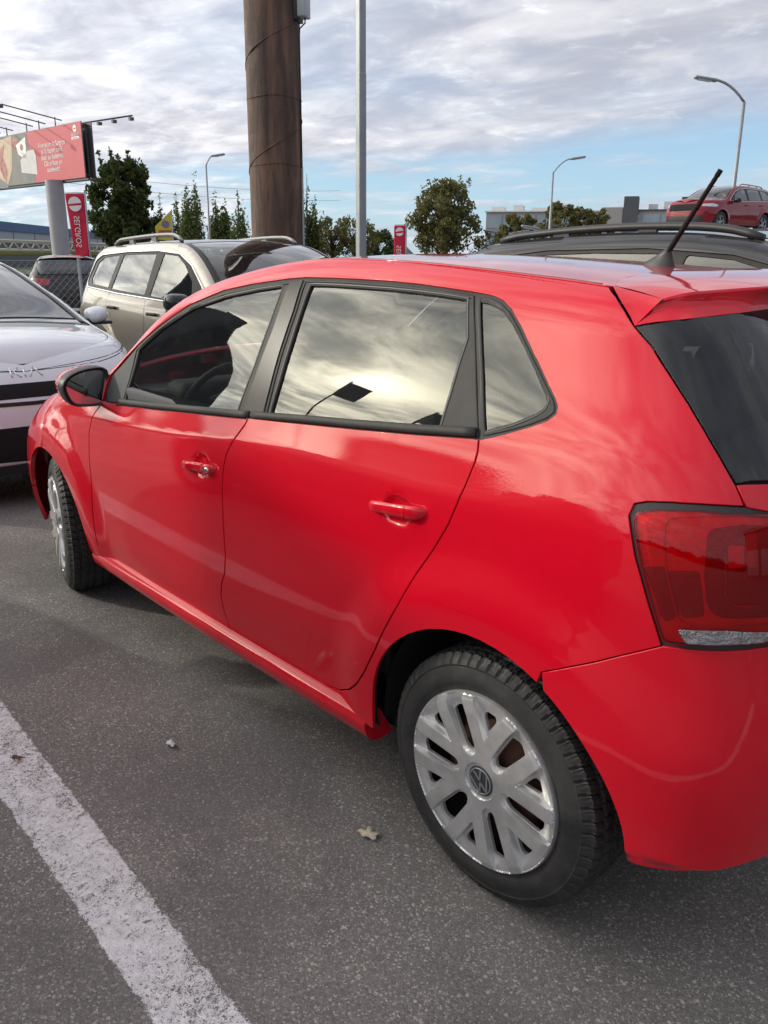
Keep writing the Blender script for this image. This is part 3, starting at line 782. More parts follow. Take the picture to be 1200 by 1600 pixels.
# tailgate
ge = O['glass_edge']; he = O['hatch_edge']
tg_ = [ge[-1]] + he[-2:] + O['lamp_top2'][1:2] + [(-.60, 1.022), (-.785, 1.002), (-.785, .80), (-.80, .79), (-1.0, .775), (AMIN, .775), (AMIN, 1.05), (-.9, 1.052)] + O['hatchglass_low'][::-1][:-1]
panel(B, 'tailgate', tg_, MT['red'], car, gap=.002, res=.018)
gl_out = ge[::-1] + [(-.236, 1.308), (-.262, 1.312), (-.33, 1.319), (-.46, 1.329), (-.6, 1.335), (-.8, 1.342), (-1.0, 1.346), (AMIN, 1.348), (AMIN, 1.06), (-.9, 1.06)] + [(p[0], p[1]+.004) for p in O['hatchglass_low'][::-1][:-1]]
gl_out = [p for i, p in enumerate(gl_out) if i == 0 or np.hypot(p[0]-gl_out[i-1][0], p[1]-gl_out[i-1][1]) > .0015]
gin = inset(gl_out, .003)
panel(B, 'rear_window', gin, MT['hatch_glass'], car, gap=0, off=-.003, hem=.004, res=.03)
# printed black border behind the pane
P_ = inset(gl_out, .001)
clear_ = roundc(O['hatch_clear'] + [(-.75, 1.10), (AMIN-.02, 1.10), (AMIN-.02, 1.30), (-.9, 1.305), (-.6, 1.305)], .02)
V2, T_, BL = mesh2d(np.array(P_), [], .02)
cen = V2[T_].mean(1); keep = ~inside(clear_, cen)
V_, F_, N_ = lift(V2, T_[keep], BL, B.side, B.side_n, -.009, 0)
for v, f, n in ((V_, F_, N_), mirror(V_, F_, N_)): raw('window_border', v, f, MT['matt_black'], car, True, n)

panel(B, 'inner_header', [(-.25, 1.285), (-.26, 1.335), (-.6, 1.35), (AMIN, 1.355), (AMIN, 1.30), (-.6, 1.295)], MT['matt_black'], car, gap=0, off=-.03, hem=.003, res=.05)
# windows of the side
wf = empty('window_frames'); wf.parent = car
panel(B, 'rear_door_frame', O['rearframe'], MT['rubber'], car, gap=-.006, holes=[roundc(O['rearglass']+[] , .004)], off=-.004, hem=.010, res=.02)
panel(B, 'front_door_frame', O['frontframe'], MT['rubber'], car, gap=-.006, holes=[O['frontglass']], off=-.004, hem=.010, res=.02)
panel(B, 'quarter_frame', O['quarterframe'], MT['rubber'], car, gap=-.006, holes=[O['quarterglass']], off=-.003, hem=.010, res=.02)
bpy.data.objects.remove(wf)
def pane(name, ol, m_, off, grow=.004):
    return panel(B, name, inset(ol, -grow), m_, car, gap=0, off=off, hem=.003, rad=.0005, res=.04)
pane('rear_door_window', O['rearglass'], MT['glass'], -.010)
pane('front_door_window', O['frontglass'], MT['glass'], -.010)
pane('quarter_window', O['quarterglass'], MT['glass'], -.006)
panel(B, 'corner_trim', O['corner_trim'], MT['gloss_black'], car, gap=.001, off=-.005, hem=.006, rad=.001, res=.03)
panel(B, 'pillar_trim', O['bpillar'], MT['gloss_black'], car, gap=.002, off=-.0005, hem=.006, rad=.0012, res=.03)
panel(B, 'mirror_sail', O['sail'], MT['grey_plastic'], car, gap=.001, off=-.001, hem=.006, rad=.0015, res=.02)
# seals round each opening
for nm, wd, off in (('rearglass', .007, -.004), ('frontglass', .007, -.004), ('quarterglass', .0045, -.003)):
    P_ = inset(densify(O[nm], .03), -.004); strip(B, P_, wd, off, True, car, 'window_seal', MT['plastic'])
for nm in ('rearframe', 'frontframe', 'quarterframe'):
    P_ = inset(densify(O[nm], .03), .0055); strip(B, P_, .008, -.003, True, car, 'frame_lip', MT['rubber'])
# belt mouldings
bt = O['belt_top']; sb = O['surround'][1:9]
def belt_strip(a0, a1, nm):
    aa = np.linspace(a0, a1, 26); lo_ = np.interp(aa, [p[0] for p in sb], [p[1] for p in sb]); 
    pth = np.stack([aa, lo_+.011], 1)
    strip(B, pth, .021, .002, False, car, nm, MT['rubber'], 10, .5)
belt_strip(.098, .918, 'belt_moulding'); belt_strip(.930, 1.80, 'belt_moulding')
# quarter window print
P_ = inset(O['quarterglass'], .0); V2, T_, BL = mesh2d(P_, [O['quarter_clear']], .02)
V_, F_, N_ = lift(V2, T_, BL, B.side, B.side_n, -.0105, 0)
for v, f, n in ((V_, F_, N_), mirror(V_, F_, N_)): raw('window_border', v, f, MT['matt_black'], car, True, n)

# dark structure under the gaps
inner = [(2.06, .26), (2.08, .95), (2.02, 1.0)] + [(a, float(B.zt(a))-.0015) for a in np.arange(2.0, -.09, -.03)] + [(-.15, 1.34), (-.22, 1.27)] + [(p[0]+.02, p[1]) for p in he[4:]] + [(-.44, .99), (-.27, .97), (-.33, .80)] + [(-.36, .78), (-.2, .745), (-.13, .70)] 
arch_in = [p for p in arch(B, RA[0], RA[1], RA[2]+.012, 0, 118)]
inner += arch_in[::-1] + [(.36, .262)]
shell_holes = [inset(O['rearglass'], -.012), inset(O['frontglass'], -.012), inset(O['quarterglass'], -.004)]
panel(B, 'inner_frame', inner, MT['matt_black'], car, gap=0, holes=shell_holes, off=-.021, hem=.004, res=.03, top=True)
bi = [(-.34, .79), (-.55, .81), (-1.2, .80), (AMIN, .80), (AMIN, .46), (-.6, .42), (-.42, .38)]
panel(B, 'inner_bumper', bi, MT['matt_black'], car, gap=0, off=-.045, hem=.003, res=.05)
panel(B, 'inner_tailgate', [(-.47, 1.06), (-.49, .99), (-.50, .81), (-.7, .80), (AMIN, .80), (AMIN, 1.07), (-.8, 1.07)], MT['matt_black'], car, gap=0, off=-.03, hem=.003, res=.05)

for a0_, a1_ in ((1.40, 2.02),):
    strip(B, [(a, float(B.zt(a))-.0012) for a in np.arange(a0_, a1_, .03)], .056, -.019, False, car, 'pillar_lining', MT['matt_black'], 8, .45)
# sill
sl = []
for s in (1, -1):
    g = Geo(); X_ = np.linspace(.392, 2.09, 40); prof = [(.770, .292), (.800, .288), (.818, .276), (.823, .262), (.822, .248), (.812, .222), (.795, .205), (.77, .20), (.72, .205)]
    V_ = []; F_ = []
    for x in X_:
        e = 1-.010*((x-1.2)/.9)**2
        for y, z in prof: V_.append((x, y*e*s, z))
    k = len(prof)
    for i in range(len(X_)-1):
        for j in range(k-1): F_.append((i*k+j, i*k+j+1, (i+1)*k+j+1, (i+1)*k+j))
    F_ += [tuple(range(k)), tuple((len(X_)-1)*k+j for j in range(k-1, -1, -1))]
    g.add(V_, F_, True); g.build('sill', MT['red'], car, autosm=50)

# roof and front
ra_ = np.arange(-.06, 1.44, .02)
seam = [(-.112, .995), (-.095, .955), (-.063, .883), (-.017, .735), (.007, .591), (.022, .456), (.037, .31), (.044, .132), (.047, 0)]
roof_out = seam + [(a, -t) for a, t in seam[::-1][1:]] + [(a, -.995) for a in ra_[::1]] + [(1.46, -.995), (1.46, .995)] + [(a, .995) for a in ra_[::-1]]
roof_out = roof_out[::-1]
def cap_scaled(P, res, **k):   # t runs -1..1 over about 1.1 m: mesh it in metres
    return P
class CapB:                    # cap addressed in metres across
    def __init__(s, B): s.B = B
    def cap(s, a, y): return s.B.cap(a, y/.56)
    def cap_n(s, a, y): return s.B.cap_n(a, y/.56)
CB = CapB(B)
sc_ = lambda L: [(a, t*.56) for a, t in L]
cap_panel(CB, 'roof', sc_(roof_out), MT['red'], car, res=.03, off=-.001)
for s in (1, -1):
    pth = np.array([(a, s*.985*.56) for a in np.arange(-.07, 1.42, .03)])
    strip(B, pth, .006, -.0012, False, car, 'roof_ditch_strip', MT['plastic'], 6, .4, sides=(1,), f=CB.cap, fn=CB.cap_n)
cap_panel(CB, 'windscreen', sc_([(1.47, -.97), (2.06, -.97), (2.06, .97), (1.47, .97)]), MT['screen'], car, res=.05, off=-.004, hem=.004)
cap_panel(CB, 'bonnet', sc_([(2.08, -.985)] + [(a, -.985) for a in np.arange(2.12, 3.0, .06)] + [(3.02, -.9), (3.02, .9)] + [(a, .985) for a in np.arange(3.0, 2.08, -.06)]), MT['red'], car, res=.05, off=-.001)

# roof spoiler
tr = [(-.206, .600, 1.348), (-.2196, .580, 1.3549), (-.2398, .560, 1.361), (-.2707, .500, 1.3654), (-.3222, .430, 1.3716), (-.362, .30, 1.376), (-.385, .15, 1.379), (-.392, 0, 1.380)]
un_ = [(-.219, 1.300), (-.236, 1.304), (-.262, 1.308), (-.33, 1.315), (-.46, 1.325), (-.70, 1.334), (-.95, 1.340), (AMIN, 1.342)]
sm_ = [(-.112, .995), (-.098, .962), (-.075, .91), (-.045, .83), (.002, .62), (.030, .40), (.043, .20), (.0475, 0)]
def resamp(L, n):
    L = np.array(L, float); d = np.r_[0, np.cumsum(np.linalg.norm(np.diff(L, axis=0), axis=1))]; u = np.linspace(0, d[-1], n)
    return np.stack([np.interp(u, d, L[:, i]) for i in range(L.shape[1])], 1)
NS = 40
A_ = B.cap(np.array([p[0] for p in sm_])-.003, np.array([p[1] for p in sm_])); A_ = resamp(A_, NS)
C_ = resamp(tr, NS)
D_ = resamp(B.side(np.array([p[0] for p in un_]), np.array([p[1] for p in un_])), NS)
rows = []
for k_ in range(11):
    s_ = k_/10; bulge = .010*math.sin(math.pi*s_)
    rows.append(A_*(1-s_)+C_*s_+np.array([0, 0, 1])*bulge*np.linspace(.2, 1, NS)[:, None])
dn = D_-C_
C1 = C_+dn*.06+np.array([-.003, 0, -.002]); 
rows += [C_+np.array([-.004, 0, -.003]), C1]
for k_ in range(1, 7):
    s_ = k_/6; rows.append(C1*(1-s_)+D_*s_+np.array([.012*math.sin(math.pi*s_), 0, 0]))
V_ = np.vstack(rows); F_ = []
for i in range(len(rows)-1):
    for j in range(NS-1): F_.append((i*NS+j, i*NS+j+1, (i+1)*NS+j+1, (i+1)*NS+j))
# side cheek: from the seam corner down the tailgate line
he_top = B.side(np.array([p[0] for p in he[:4]])-.004, np.array([p[1] for p in he[:4]]))
bse = len(V_); E0 = resamp(he_top, 6); Cc = C_[0]
ring = []
for k_ in range(6):
    s_ = k_/5; q_ = (A_[0]*(1-s_)+C_[0]*s_) if True else 0
n0 = len(V_); cheek = []
for i in range(6):
    u = i/5
    for j in range(6):
        v = j/5
        top_ = A_[0]*(1-v)+C_[0]*v; bot_ = E0[int(round(5*v))]
        left_ = E0[0]; 
        cheek.append(top_*(1-u)+(E0[0]*(1-v)+D_[0]*v if False else resamp(np.vstack([he_top, D_[0]]), 6)[j])*u)
V_ = np.vstack([V_, np.array(cheek)])
for i in range(5):
    for j in range(5):
        a_ = n0+i*6+j; F_.append((a_, a_+1, a_+7, a_+6))
g = Geo(); g.add(V_, F_, True); nv = len(V_); g.add(V_*[1, -1, 1], [f[::-1] for f in F_], True)
spo = g.build('roof_spoiler', MT['red'], car, fixn=False)
bm = bmesh.new(); bm.from_mesh(spo.data); bmesh.ops.remove_doubles(bm, verts=bm.verts, dist=.0006); bmesh.ops.recalc_face_normals(bm, faces=bm.faces); bm.to_mesh(spo.data); bm.free()
spo.data.set_sharp_from_angle(angle=R(28))
gb = Geo(); gb.rbox((-.352, 0, 1.352), (.02, .34, .018), .005); gb.build('brake_light', MT['lamp_back'], car)

# aerial
ant = empty('roof_aerial', (0, 0, 0)); ant.parent = car
ab = B.cap(np.array([.158]), np.array([0.]))[0]
g = Geo(); fx, fz = ab[0], ab[2]
V_ = []; F_ = []; nn = 14
for (h, ln_, wd, dx) in ((-.004, .050, .019, 0), (.006, .044, .016, -.002), (.016, .032, .011, -.009), (.03, .017, .008, -.020), (.042, .009, .0075, -.027)):
    for k in range(nn):
        a = 2*math.pi*k/nn; V_.append((fx+dx+ln_*math.cos(a)*(1 if math.cos(a) < 0 else 1.0), wd*math.sin(a), fz+h))
for i in range(4):
    for k in range(nn): F_.append((i*nn+k, i*nn+(k+1) % nn, (i+1)*nn+(k+1) % nn, (i+1)*nn+k))
F_.append(tuple(4*nn+k for k in range(nn)))
g.add(V_, F_, True); g.build('aerial_base', MT['plastic'], ant)
d_ = Vector((-.117, 0, .189)).normalized(); p0 = Vector((fx-.024, 0, fz+.03))
g = Geo(); L_ = .222
pts = [p0+d_*L_*i/30 for i in range(31)]
g.tube(pts, [.0075-.0020*i/30+(.0006 if i % 2 else 0) for i in range(30)]+[.0055], 8); g.tube([p0+d_*(L_-.012), p0+d_*(L_+.004)], .0068, 8)
g.build('aerial_rod', mat('aerial_rubber', (.010, .010, .011), .75, spec=.2), ant)

# door handles
def handle(nm, pts, key):
    P_ = np.array(pts); c_ = P_.mean(0)
    # the two ends of the grip from the traced outline
    i0, i1 = P_[:, 0].argmax(), P_[:, 0].argmin(); e0, e1 = P_[i0], P_[i1]
    for s in (1, -1):
        h_ = empty('door_handle'); h_.parent = car
        n_ = 17; V_ = []; F_ = []; m_ = 12
        for i in range(n_):
            u = i/(n_-1); a = e0[0]*(1-u)+e1[0]*u; z = e0[1]*(1-u)+e1[1]*u
            p = B.side(a, z); 
            bow = .030*(math.sin(math.pi*min(max(u*1.0, 0), 1)))**.45+.004
            hw = (.0125+.004*u)*(min(1, 6*u+.35))*(min(1, 5*(1-u)+.4)); th = .007
            for k in range(m_):
                t_ = 2*math.pi*k/m_
                cx, cz = math.cos(t_), math.sin(t_)
                sq = (abs(cx)**3+abs(cz)**3)**(-1/3)
                V_.append((p[0], (max(p[1], .806)+bow-.012+cx*th*sq)*s, z+cz*hw*sq+.002))
        for i in range(n_-1):
            for k in range(m_): F_.append((i*m_+k, i*m_+(k+1) % m_, (i+1)*m_+(k+1) % m_, (i+1)*m_+k))
        F_ += [tuple(range(m_)), tuple((n_-1)*m_+k for k in range(m_))]
        g = Geo(); cut = int(n_*.72)
        g.add(V_, F_, True); g.build('grip', MT['red'], h_)
        a = e0[0]*.26+e1[0]*.74; z = e0[1]*.26+e1[1]*.74; p = B.side(a, z)
        g = Geo(); g.tube([(p[0], (max(p[1], .806)+.0245)*s, z-.012), (p[0], (max(p[1], .806)+.0255)*s, z), (p[0], (max(p[1], .806)+.0245)*s, z+.017)], .0009, 6)
        g.build('joint_line', MT['matt_black'], h_)
        if key:
            a = e0[0]*.12+e1[0]*.88; z = e0[1]*.12+e1[1]*.88+.001; p = B.side(a, z)
            g = Geo(); g.lathe([(0, .0045), (.0075, .0045), (.009, .002), (.009, -.004)], 20, 'Y', (p[0], max(p[1], .806)+.018, z))
            if s > 0: g.build('key_lock', MT['chrome'], h_)
handle('rear', O['handle_r'], False); handle('front', O['handle_f'], True)

# mirror
def mirror_unit(s):
    mr = empty('door_mirror'); mr.parent = car
    gl = [(.752, 1.008), (.768, 1.021), (.80, 1.024), (.85, 1.018), (.895, 1.002), (.918, .976), (.916, .945), (.900, .908), (.880, .895), (.83, .890), (.785, .890), (.762, .902), (.750, .95)]
    gl = np.array(gl); c_ = gl.mean(0)
    V_ = []; F_ = []; m_ = len(gl)*3; base = densify(chaikin(gl, 1), .02); m_ = len(base)
    lay = ((1.03, 0, 1.), (1.06, .003, 1.), (1.075, .015, 1.), (1.06, .05, 1.), (1.0, .085, .96), (.82, .112, .86), (.55, .128, .66), (.2, .134, .4), (.01, .135, .3))
    for k_, dx, zz in lay:
        for p in base:
            q_ = c_+(p-c_)*[k_, k_]; V_.append((1.93+dx+.10*(.83-q_[0])*0, q_[0]*s, q_[1]+dx*.06))
    for i in range(len(lay)-1):
        for j in range(m_): F_.append((i*m_+j, i*m_+(j+1) % m_, (i+1)*m_+(j+1) % m_, (i+1)*m_+j))
    nb = 2*m_
    g = Geo(); g.add(V_, F_[3*m_:], True); g.build('mirror_shell', MT['red'], mr)
    g = Geo(); g.add([(x, y, z) for x, y, z in V_[:4*m_]], F_[:3*m_], True); 
    V3 = [(1.936, (c_+(p-c_)*.90)[0]*s, (c_+(p-c_)*.90)[1]) for p in base]; V2_ = [(1.930, p[0]*s, p[1]) for p in base]
    g.add(V2_+V3, [(j, (j+1) % m_, m_+(j+1) % m_, m_+j) for j in range(m_)], True)
    g.build('mirror_frame', MT['plastic'], mr)
    g = Geo(); g.add([(1.934, y, z) for (_, y, z) in V3]+[(1.934, c_[0]*s, c_[1])], [(j, (j+1) % m_, m_) for j in range(m_)], False); g.build('mirror_glass', MT['mirror'], mr)
    g = Geo(); g.tube([(1.985, .70*s, .925), (1.975, .735*s, .922), (1.975, .775*s, .922)], [.030, .026, .022], 12, flat=.7); g.build('mirror_foot', MT['plastic'], mr)
mirror_unit(1); mirror_unit(-1)

# wheels --------------------------------------------------------
def tyre_mesh(R0=.300, W0=.186, rim=.198, seg=504, blocks=63):
    """lathe profile with real tread grooves and sipes; axis Y, outer face at +Y"""
    h = W0/2
    prof = [(rim-.004, -h+.030), (rim, -h+.022), (rim+.008, -h+.014), (rim+.03, -h+.003), (rim+.052, -h-.001), (R0-.030, -h+.006), (R0-.014, -h+.016)]
    ys = np.linspace(-h+.020, h-.020, 47); 
    for y in ys: prof.append((R0-.0005-.010*(abs(y)/h)**3.2, y))
    prof += [(R0-.014, h-.016), (R0-.022, h-.009), (R0-.030, h-.005), (R0-.034, h-.0065), (R0-.050, h-.0005), (rim+.040, h+.002), (rim+.030, h+.001), (rim+.026, h-.001), (rim+.012, h-.010), (rim+.004, h-.014), (rim, h-.021), (rim-.004, h-.030)]
    n0 = 7; n1 = n0+len(ys)
    def mod(i, a, r_, y):
        u = a/(2*math.pi)*blocks
        if n0-1 <= i <= n1:
            ay = abs(y)
            d = 0.
            for gy, gw in ((.012, .0045), (.046, .0045)):
                if abs(ay-gy) < gw: d = .0075
            ph = u + 6.0*ay*(1 if y > 0 else 1) + (.5 if y < 0 else 0)
            if ay > .050:
                f_ = (u+.5*(y < 0)+ (ay-.05)*9) % 1.
                if f_ < .18: d = .0075
                elif abs(((f_-.18)/.82*2) % 1.-.5) < .14: d = max(d, .003)
            else:
                f_ = (ph*1.0) % 1.
                if f_ < .17: d = max(d, .006)
                elif abs(((f_-.17)/.83*2) % 1.-.5) < .14: d = max(d, .0028)
            return r_-d, y
        if i == n1+1 or i == n1:
            f_ = (u+(.08-.05)*9) % 1.
            if f_ < .22: return r_-.004, y-.003
        return r_, y
    g = Geo(); g.lathe(prof, seg, 'Y', mod=mod); return g
MT['tyre'] = bpy.data.materials.new('tyre_rubber'); MT['tyre'].use_nodes = True
t = NT(MT['tyre'].node_tree); co = t.n('ShaderNodeTexCoord').outputs['Object']
dst = t.ss(.35, .72, t.noise(co, 11, 7, .7), .0, .55)
cc = t.mix(dst, (.018, .018, .019), (.060, .055, .050))
bb = t.n('ShaderNodeBump', {'Height': t.noise(co, 160, 5, .7), 'Strength': .35, 'Distance': .0015})
t.n('ShaderNodeOutputMaterial', {'Surface': t.n('ShaderNodeBsdfPrincipled', {'Base Color': cc, 'Roughness': t.ss(.3, .7, t.noise(co, 20, 5, .6), .55, .85), 'Normal': bb.outputs[0]}).outputs[0]})

def make_cap(parent):
    """wheel cover: six pairs of flat spokes, long slots between the pairs and short ones inside them"""
    Rc = .211; res = .0034; wsp = .0335
    hw = lambda u: .0132+.0088*np.clip((u-.06)/.10, 0, 1)
    g0 = lambda u: hw(u)+.0045
    circ = [(Rc*math.cos(a), Rc*math.sin(a)) for a in np.linspace(0, 2*math.pi, 160, endpoint=False)]
    holes = []; hard = []
    def frame(deg): c_, s_ = math.cos(R(deg)), math.sin(R(deg)); return lambda u, v: (u*c_-v*s_, u*s_+v*c_)
    for k in range(6):
        f = frame(30+60*k)
        L = [(.078, -.009), (.072, 0), (.078, .009)] + [(u, float(hw(u))) for u in (.09, .12, .15, .168)] + [(.178, .004), (.1775, -.006)] + [(u, -float(hw(u))) for u in (.168, .15, .12, .09)]
        holes.append(roundc([f(u, v) for u, v in L], .003, 3))
        for sg in (1, -1):
            for off in (0., .0034):
                pts = [f(u, sg*(float(g0(u))-off)) for u in np.linspace(.077, math.sqrt(.2055**2-.020**2), 46)]
                hard.append(pts)
            for off in (0., .0034):
                u0 = .108+off*.6
                pts = [f(u, sg*(float(g0(u))+wsp+off)) for u in np.linspace(.02, math.sqrt(.2055**2-.057**2), 60)]
                f2 = 30+60*k
                pts = [p for p in pts if abs(((math.degrees(math.atan2(p[1], p[0]))-f2+180) % 360)-180) < 29.6 and math.hypot(*p) > .112]
                hard.append(pts)
        # rounded root of the long slot
        for rr_ in (.0, .0034):
            hard.append([f(.079-(.0180-rr_)*math.cos(a), (.0180-rr_)*math.sin(a)) for a in np.linspace(-1.35, 1.35, 12)])
        f = frame(60*k)
        L = [(.131, 0), (.138, .0035), (.160, .0150), (.168, .0175), (.178, .013), (.179, -.010), (.171, -.0165), (.160, -.0150), (.138, -.0035)]
        holes.append(roundc([f(u, v) for u, v in L], .003, 3))
    hard.append([(.2055*math.cos(a), .2055*math.sin(a)) for a in np.linspace(0, 2*math.pi, 170)])
    hard.append([(.2085*math.cos(a), .2085*math.sin(a)) for a in np.linspace(0, 2*math.pi, 170)])
    for r_ in (.045, .042): hard.append([(r_*math.cos(a), r_*math.sin(a)) for a in np.linspace(0, 2*math.pi, 60)])
    hp = [np.array(h) for h in holes]; runs = []
    for L in hard:
        L = np.array(L)
        if len(L) < 2: continue
        ok = np.ones(len(L), bool)
        for h in hp: ok &= ~inside(h, L) & (segdist(h, L) > .0008)
        cur = []
        for p, o_ in zip(L, ok):
            if o_ and (not cur or np.hypot(*(p-cur[-1])) < .012): cur.append(p)
            else:
                if len(cur) > 1: runs.append(cur)
                cur = [p] if o_ else []
        if len(cur) > 1: runs.append(cur)
    V2, T_, BL = mesh2d(np.array(circ), holes, res, None, runs)
    def H(x, y):
        r = np.hypot(x, y); th_ = np.arctan2(y, x)
        k = np.round((th_-R(30))/R(60)); ax_ = k*R(60)+R(30)
        u = x*np.cos(ax_)+y*np.sin(ax_); v = np.abs(-x*np.sin(ax_)+y*np.cos(ax_))
        root = .0180-np.hypot(u-.079, v)
        dl = np.where(u < .079, root, g0(u)-v)
        dl = np.where(r < .05, -1, dl)
        dsr = v-(g0(u)+wsp)
        face = .010+.010*np.clip((r-.05)/.12, 0, 1)-.006*smooth(.05, .0, r)-.004*smooth(.19, .207, r)
        gap_ = np.maximum(dl, np.where(r > .105, dsr, -1))
        rec = np.clip((gap_+.0001)/.0035, 0, 1)
        floor = .003+.007*smooth(.174, .204, r)
        h = face*(1-rec)+np.minimum(floor, face)*rec
        h = np.where(r > .2057, .0135-.006*smooth(.2080, .2110, r), h)
        h = np.where(r < .0425, h-.004, h)
        return h
    x, y = V2[:, 0], V2[:, 1]; h = H(x, y)
    V3 = np.stack([x, h, y], 1)
    t_ = V3[T_]; gn = np.cross(t_[:, 1]-t_[:, 0], t_[:, 2]-t_[:, 0])[:, 1]
    F_ = [tuple(f if g_ > 0 else f[::-1]) for f, g_ in zip(T_.tolist(), gn)]
    b = len(V3); Vx = [V3]
    for L in BL:
        L = list(L); n = len(L); Vx.append(V3[L]-[0, .008, 0])
        for i in range(n): F_.append((L[i], L[(i+1) % n], b+(i+1) % n, b+i))
        b += n
    o = raw('wheel_cover', np.vstack(Vx), F_, MT['silver'], parent, True)
    bm = bmesh.new(); bm.from_mesh(o.data); bmesh.ops.recalc_face_normals(bm, faces=bm.faces); bm.to_mesh(o.data); bm.free()
    if sum(p.normal.y*p.area for p in o.data.polygons) < 0: o.data.flip_normals()
    o.data.set_sharp_from_angle(angle=R(30))
    g = Geo(); g.lathe([(0, .0065), (.0335, .0065), (.036, .005)], 48, 'Y'); bdg = g.build('hub_badge', MT['badge_dark'], o)
    g = Geo(); g.lathe([(.0285, .0064), (.0285, .0085), (.0315, .0085), (.0315, .0064)], 48, 'Y')
    def bar(p, q_, wd=.0042):
        p, q_ = Vector((p[0], 0, p[1])), Vector((q_[0], 0, q_[1])); d = q_-p; L_ = d.length; a_ = math.atan2(d.z, d.x)
        g.box(((p.x+q_.x)/2, .0074, (p.z+q_.z)/2), (L_, .0024, wd), ax=Matrix.Rotation(-a_, 3, 'Y'))
    bar((-.0125, .0265), (-.0005, .0030)); bar((.0125, .0265), (.0005, .0030))
    bar((-.0262, .0130), (-.0105, -.0255)); bar((-.0105, -.0255), (-.0002, -.0030)); bar((.0002, -.0030), (.0105, -.0255)); bar((.0105, -.0255), (.0262, .0130))
    g.build('badge_letters', MT['badge_light'], o)
    return o
MT['badge_dark'] = mat('badge_dark', (.07, .075, .08), .35, metal=.5)
MT['badge_light'] = mat('badge_silver', (.30, .31, .33), .35, metal=.5)
def make_wheel(parent, x, y, z, steer=0., side_=1, rot=0.):
    wh = empty('wheel', (x, y, z), 0); wh.parent = parent
    wh.rotation_euler = (0, R(rot), steer+(math.pi if side_ < 0 else 0))
    return wh
tg = tyre_mesh(); 
wr = make_wheel(car, 0, .719, .297, 0, 1, 0)
ty = tg.build('tyre', MT['tyre'], wr, autosm=32)
g = Geo(); g.lathe([(.200, .05), (.196, .078), (.205, .083), (.209, .081), (.208, .076)], 64, 'Y'); 
g.build('rim_edge', MT['dark_metal'], wr)
cp_ = make_cap(wr); cp_.location = (0, .083, 0); cp_.rotation_euler = (0, R(24), 0)
g = Geo(); g.lathe([(.0, .018), (.07, .018), (.12, .012), (.145, .0), (.145, -.015), (.0, -.015)], 40, 'Y', (0, .035, 0)); g.build('brake_disc', MT['rust'], wr)
g = Geo(); g.lathe([(.0, .0), (.193, .0), (.197, .06)], 40, 'Y', (0, 0, 0)); g.build('wheel_disc', MT['matt_black'], wr)
for (x, y, st_, sd_, rt) in ((2.45, .715, R(-14), 1, 23), (0, -.715, 0, -1, 40), (2.45, -.715, R(-14), -1, 11)):
    w2 = dup(wr, (x, y, .297)); w2.parent = car; w2.rotation_euler = (0, R(rt), st_+(math.pi if sd_ < 0 else 0))
# liners, floor
g = Geo()
for (cx, cz, rr) in ((0, .30, .372), (2.45, .285, .370)):
    for s in (1, -1):
        yo = .765 if cx < 1 else .72
        prof = [(rr, .44*s), (rr, yo*s)] if s > 0 else [(rr, -yo), (rr, -.44)]
        g.lathe(prof, 30, 'Y', (cx, 0, cz), R(-4), R(180))
        g.lathe([(.02, .44*s), (rr, .44*s)], 30, 'Y', (cx, 0, cz), R(-4), R(180))
        g.build('wheel_arch_liner', MT['matt_black'], car); g = Geo()
g = Geo(); g.box((1.22, 0, .235), (1.70, 1.42, .04)); g.box((-.36, 0, .36), (.30, 1.1, .04)); g.box((2.85, 0, .24), (.36, 1.2, .04)); g.build('underbody', MT['matt_black'], car)

# cabin -----------------------------------------------------------
g = Geo(); g.box((1.1, 0, .33), (1.9, 1.36, .03)); 
g.box((.0, 0, .62), (.7, 1.0, .02)); g.build('cabin_floor', MT['grey_plastic'], car)
for s in (1, -1):
    g = Geo(); g.rbox((1.45, .705*s, .64), (.80, .03, .56), .012); g.build('door_lining', MT['grey_plastic'], car)
    g = Geo(); g.rbox((.72, .705*s, .66), (.62, .03, .60), .012); g.build('door_lining', MT['grey_plastic'], car)
for s in (1, -1):
    g = Geo(); g.rbox((.95, .742*s, .93), (1.75, .05, .09), .015); g.build('belt_lining', MT['grey_plastic'], car)
def seat(x, y, wd, nm='front_seat'):
    s_ = empty(nm, (x, y, 0)); s_.parent = car
    g = Geo(); g.rbox((.05, 0, .50), (.50, wd, .14), .05, seg=3); g.build('cushion', MT['fabric'], s_)
    g = Geo(); g.rbox((-.27, 0, .83), (.13, wd*.94, .60), .055, ax=Matrix.Rotation(R(-16), 3, 'Y'), seg=3); g.build('backrest', MT['fabric'], s_)
    g = Geo(); g.rbox((-.385, 0, 1.205), (.09, min(.27, wd*.5), .17), .04, ax=Matrix.Rotation(R(-10), 3, 'Y'), seg=3); g.tube([(-.36, .05, 1.08), (-.375, .05, 1.16)], .006); g.tube([(-.36, -.05, 1.08), (-.375, -.05, 1.16)], .006); g.build('headrest', MT['fabric'], s_)
seat(1.42, .36, .50); seat(1.42, -.36, .50)
rs = empty('rear_seat', (.55, 0, 0)); rs.parent = car
g = Geo(); g.rbox((.05, 0, .50), (.48, 1.24, .14), .05); g.build('cushion', MT['fabric'], rs)
g = Geo(); g.rbox((-.27, 0, .80), (.12, 1.24, .56), .05, ax=Matrix.Rotation(R(-18), 3, 'Y')); g.build('backrest', MT['fabric'], rs)
for y in (.38, 0, -.38):
    g = Geo(); g.rbox((-.40, y, 1.12), (.08, .26, .13), .035, ax=Matrix.Rotation(R(-10), 3, 'Y')); g.build('headrest', MT['fabric'], rs)
g = Geo(); g.rbox((2.02, 0, .80), (.36, 1.30, .24), .06); g.rbox((1.86, .36, .92), (.16, .34, .08), .035); g.build('dashboard', MT['grey_plastic'], car)
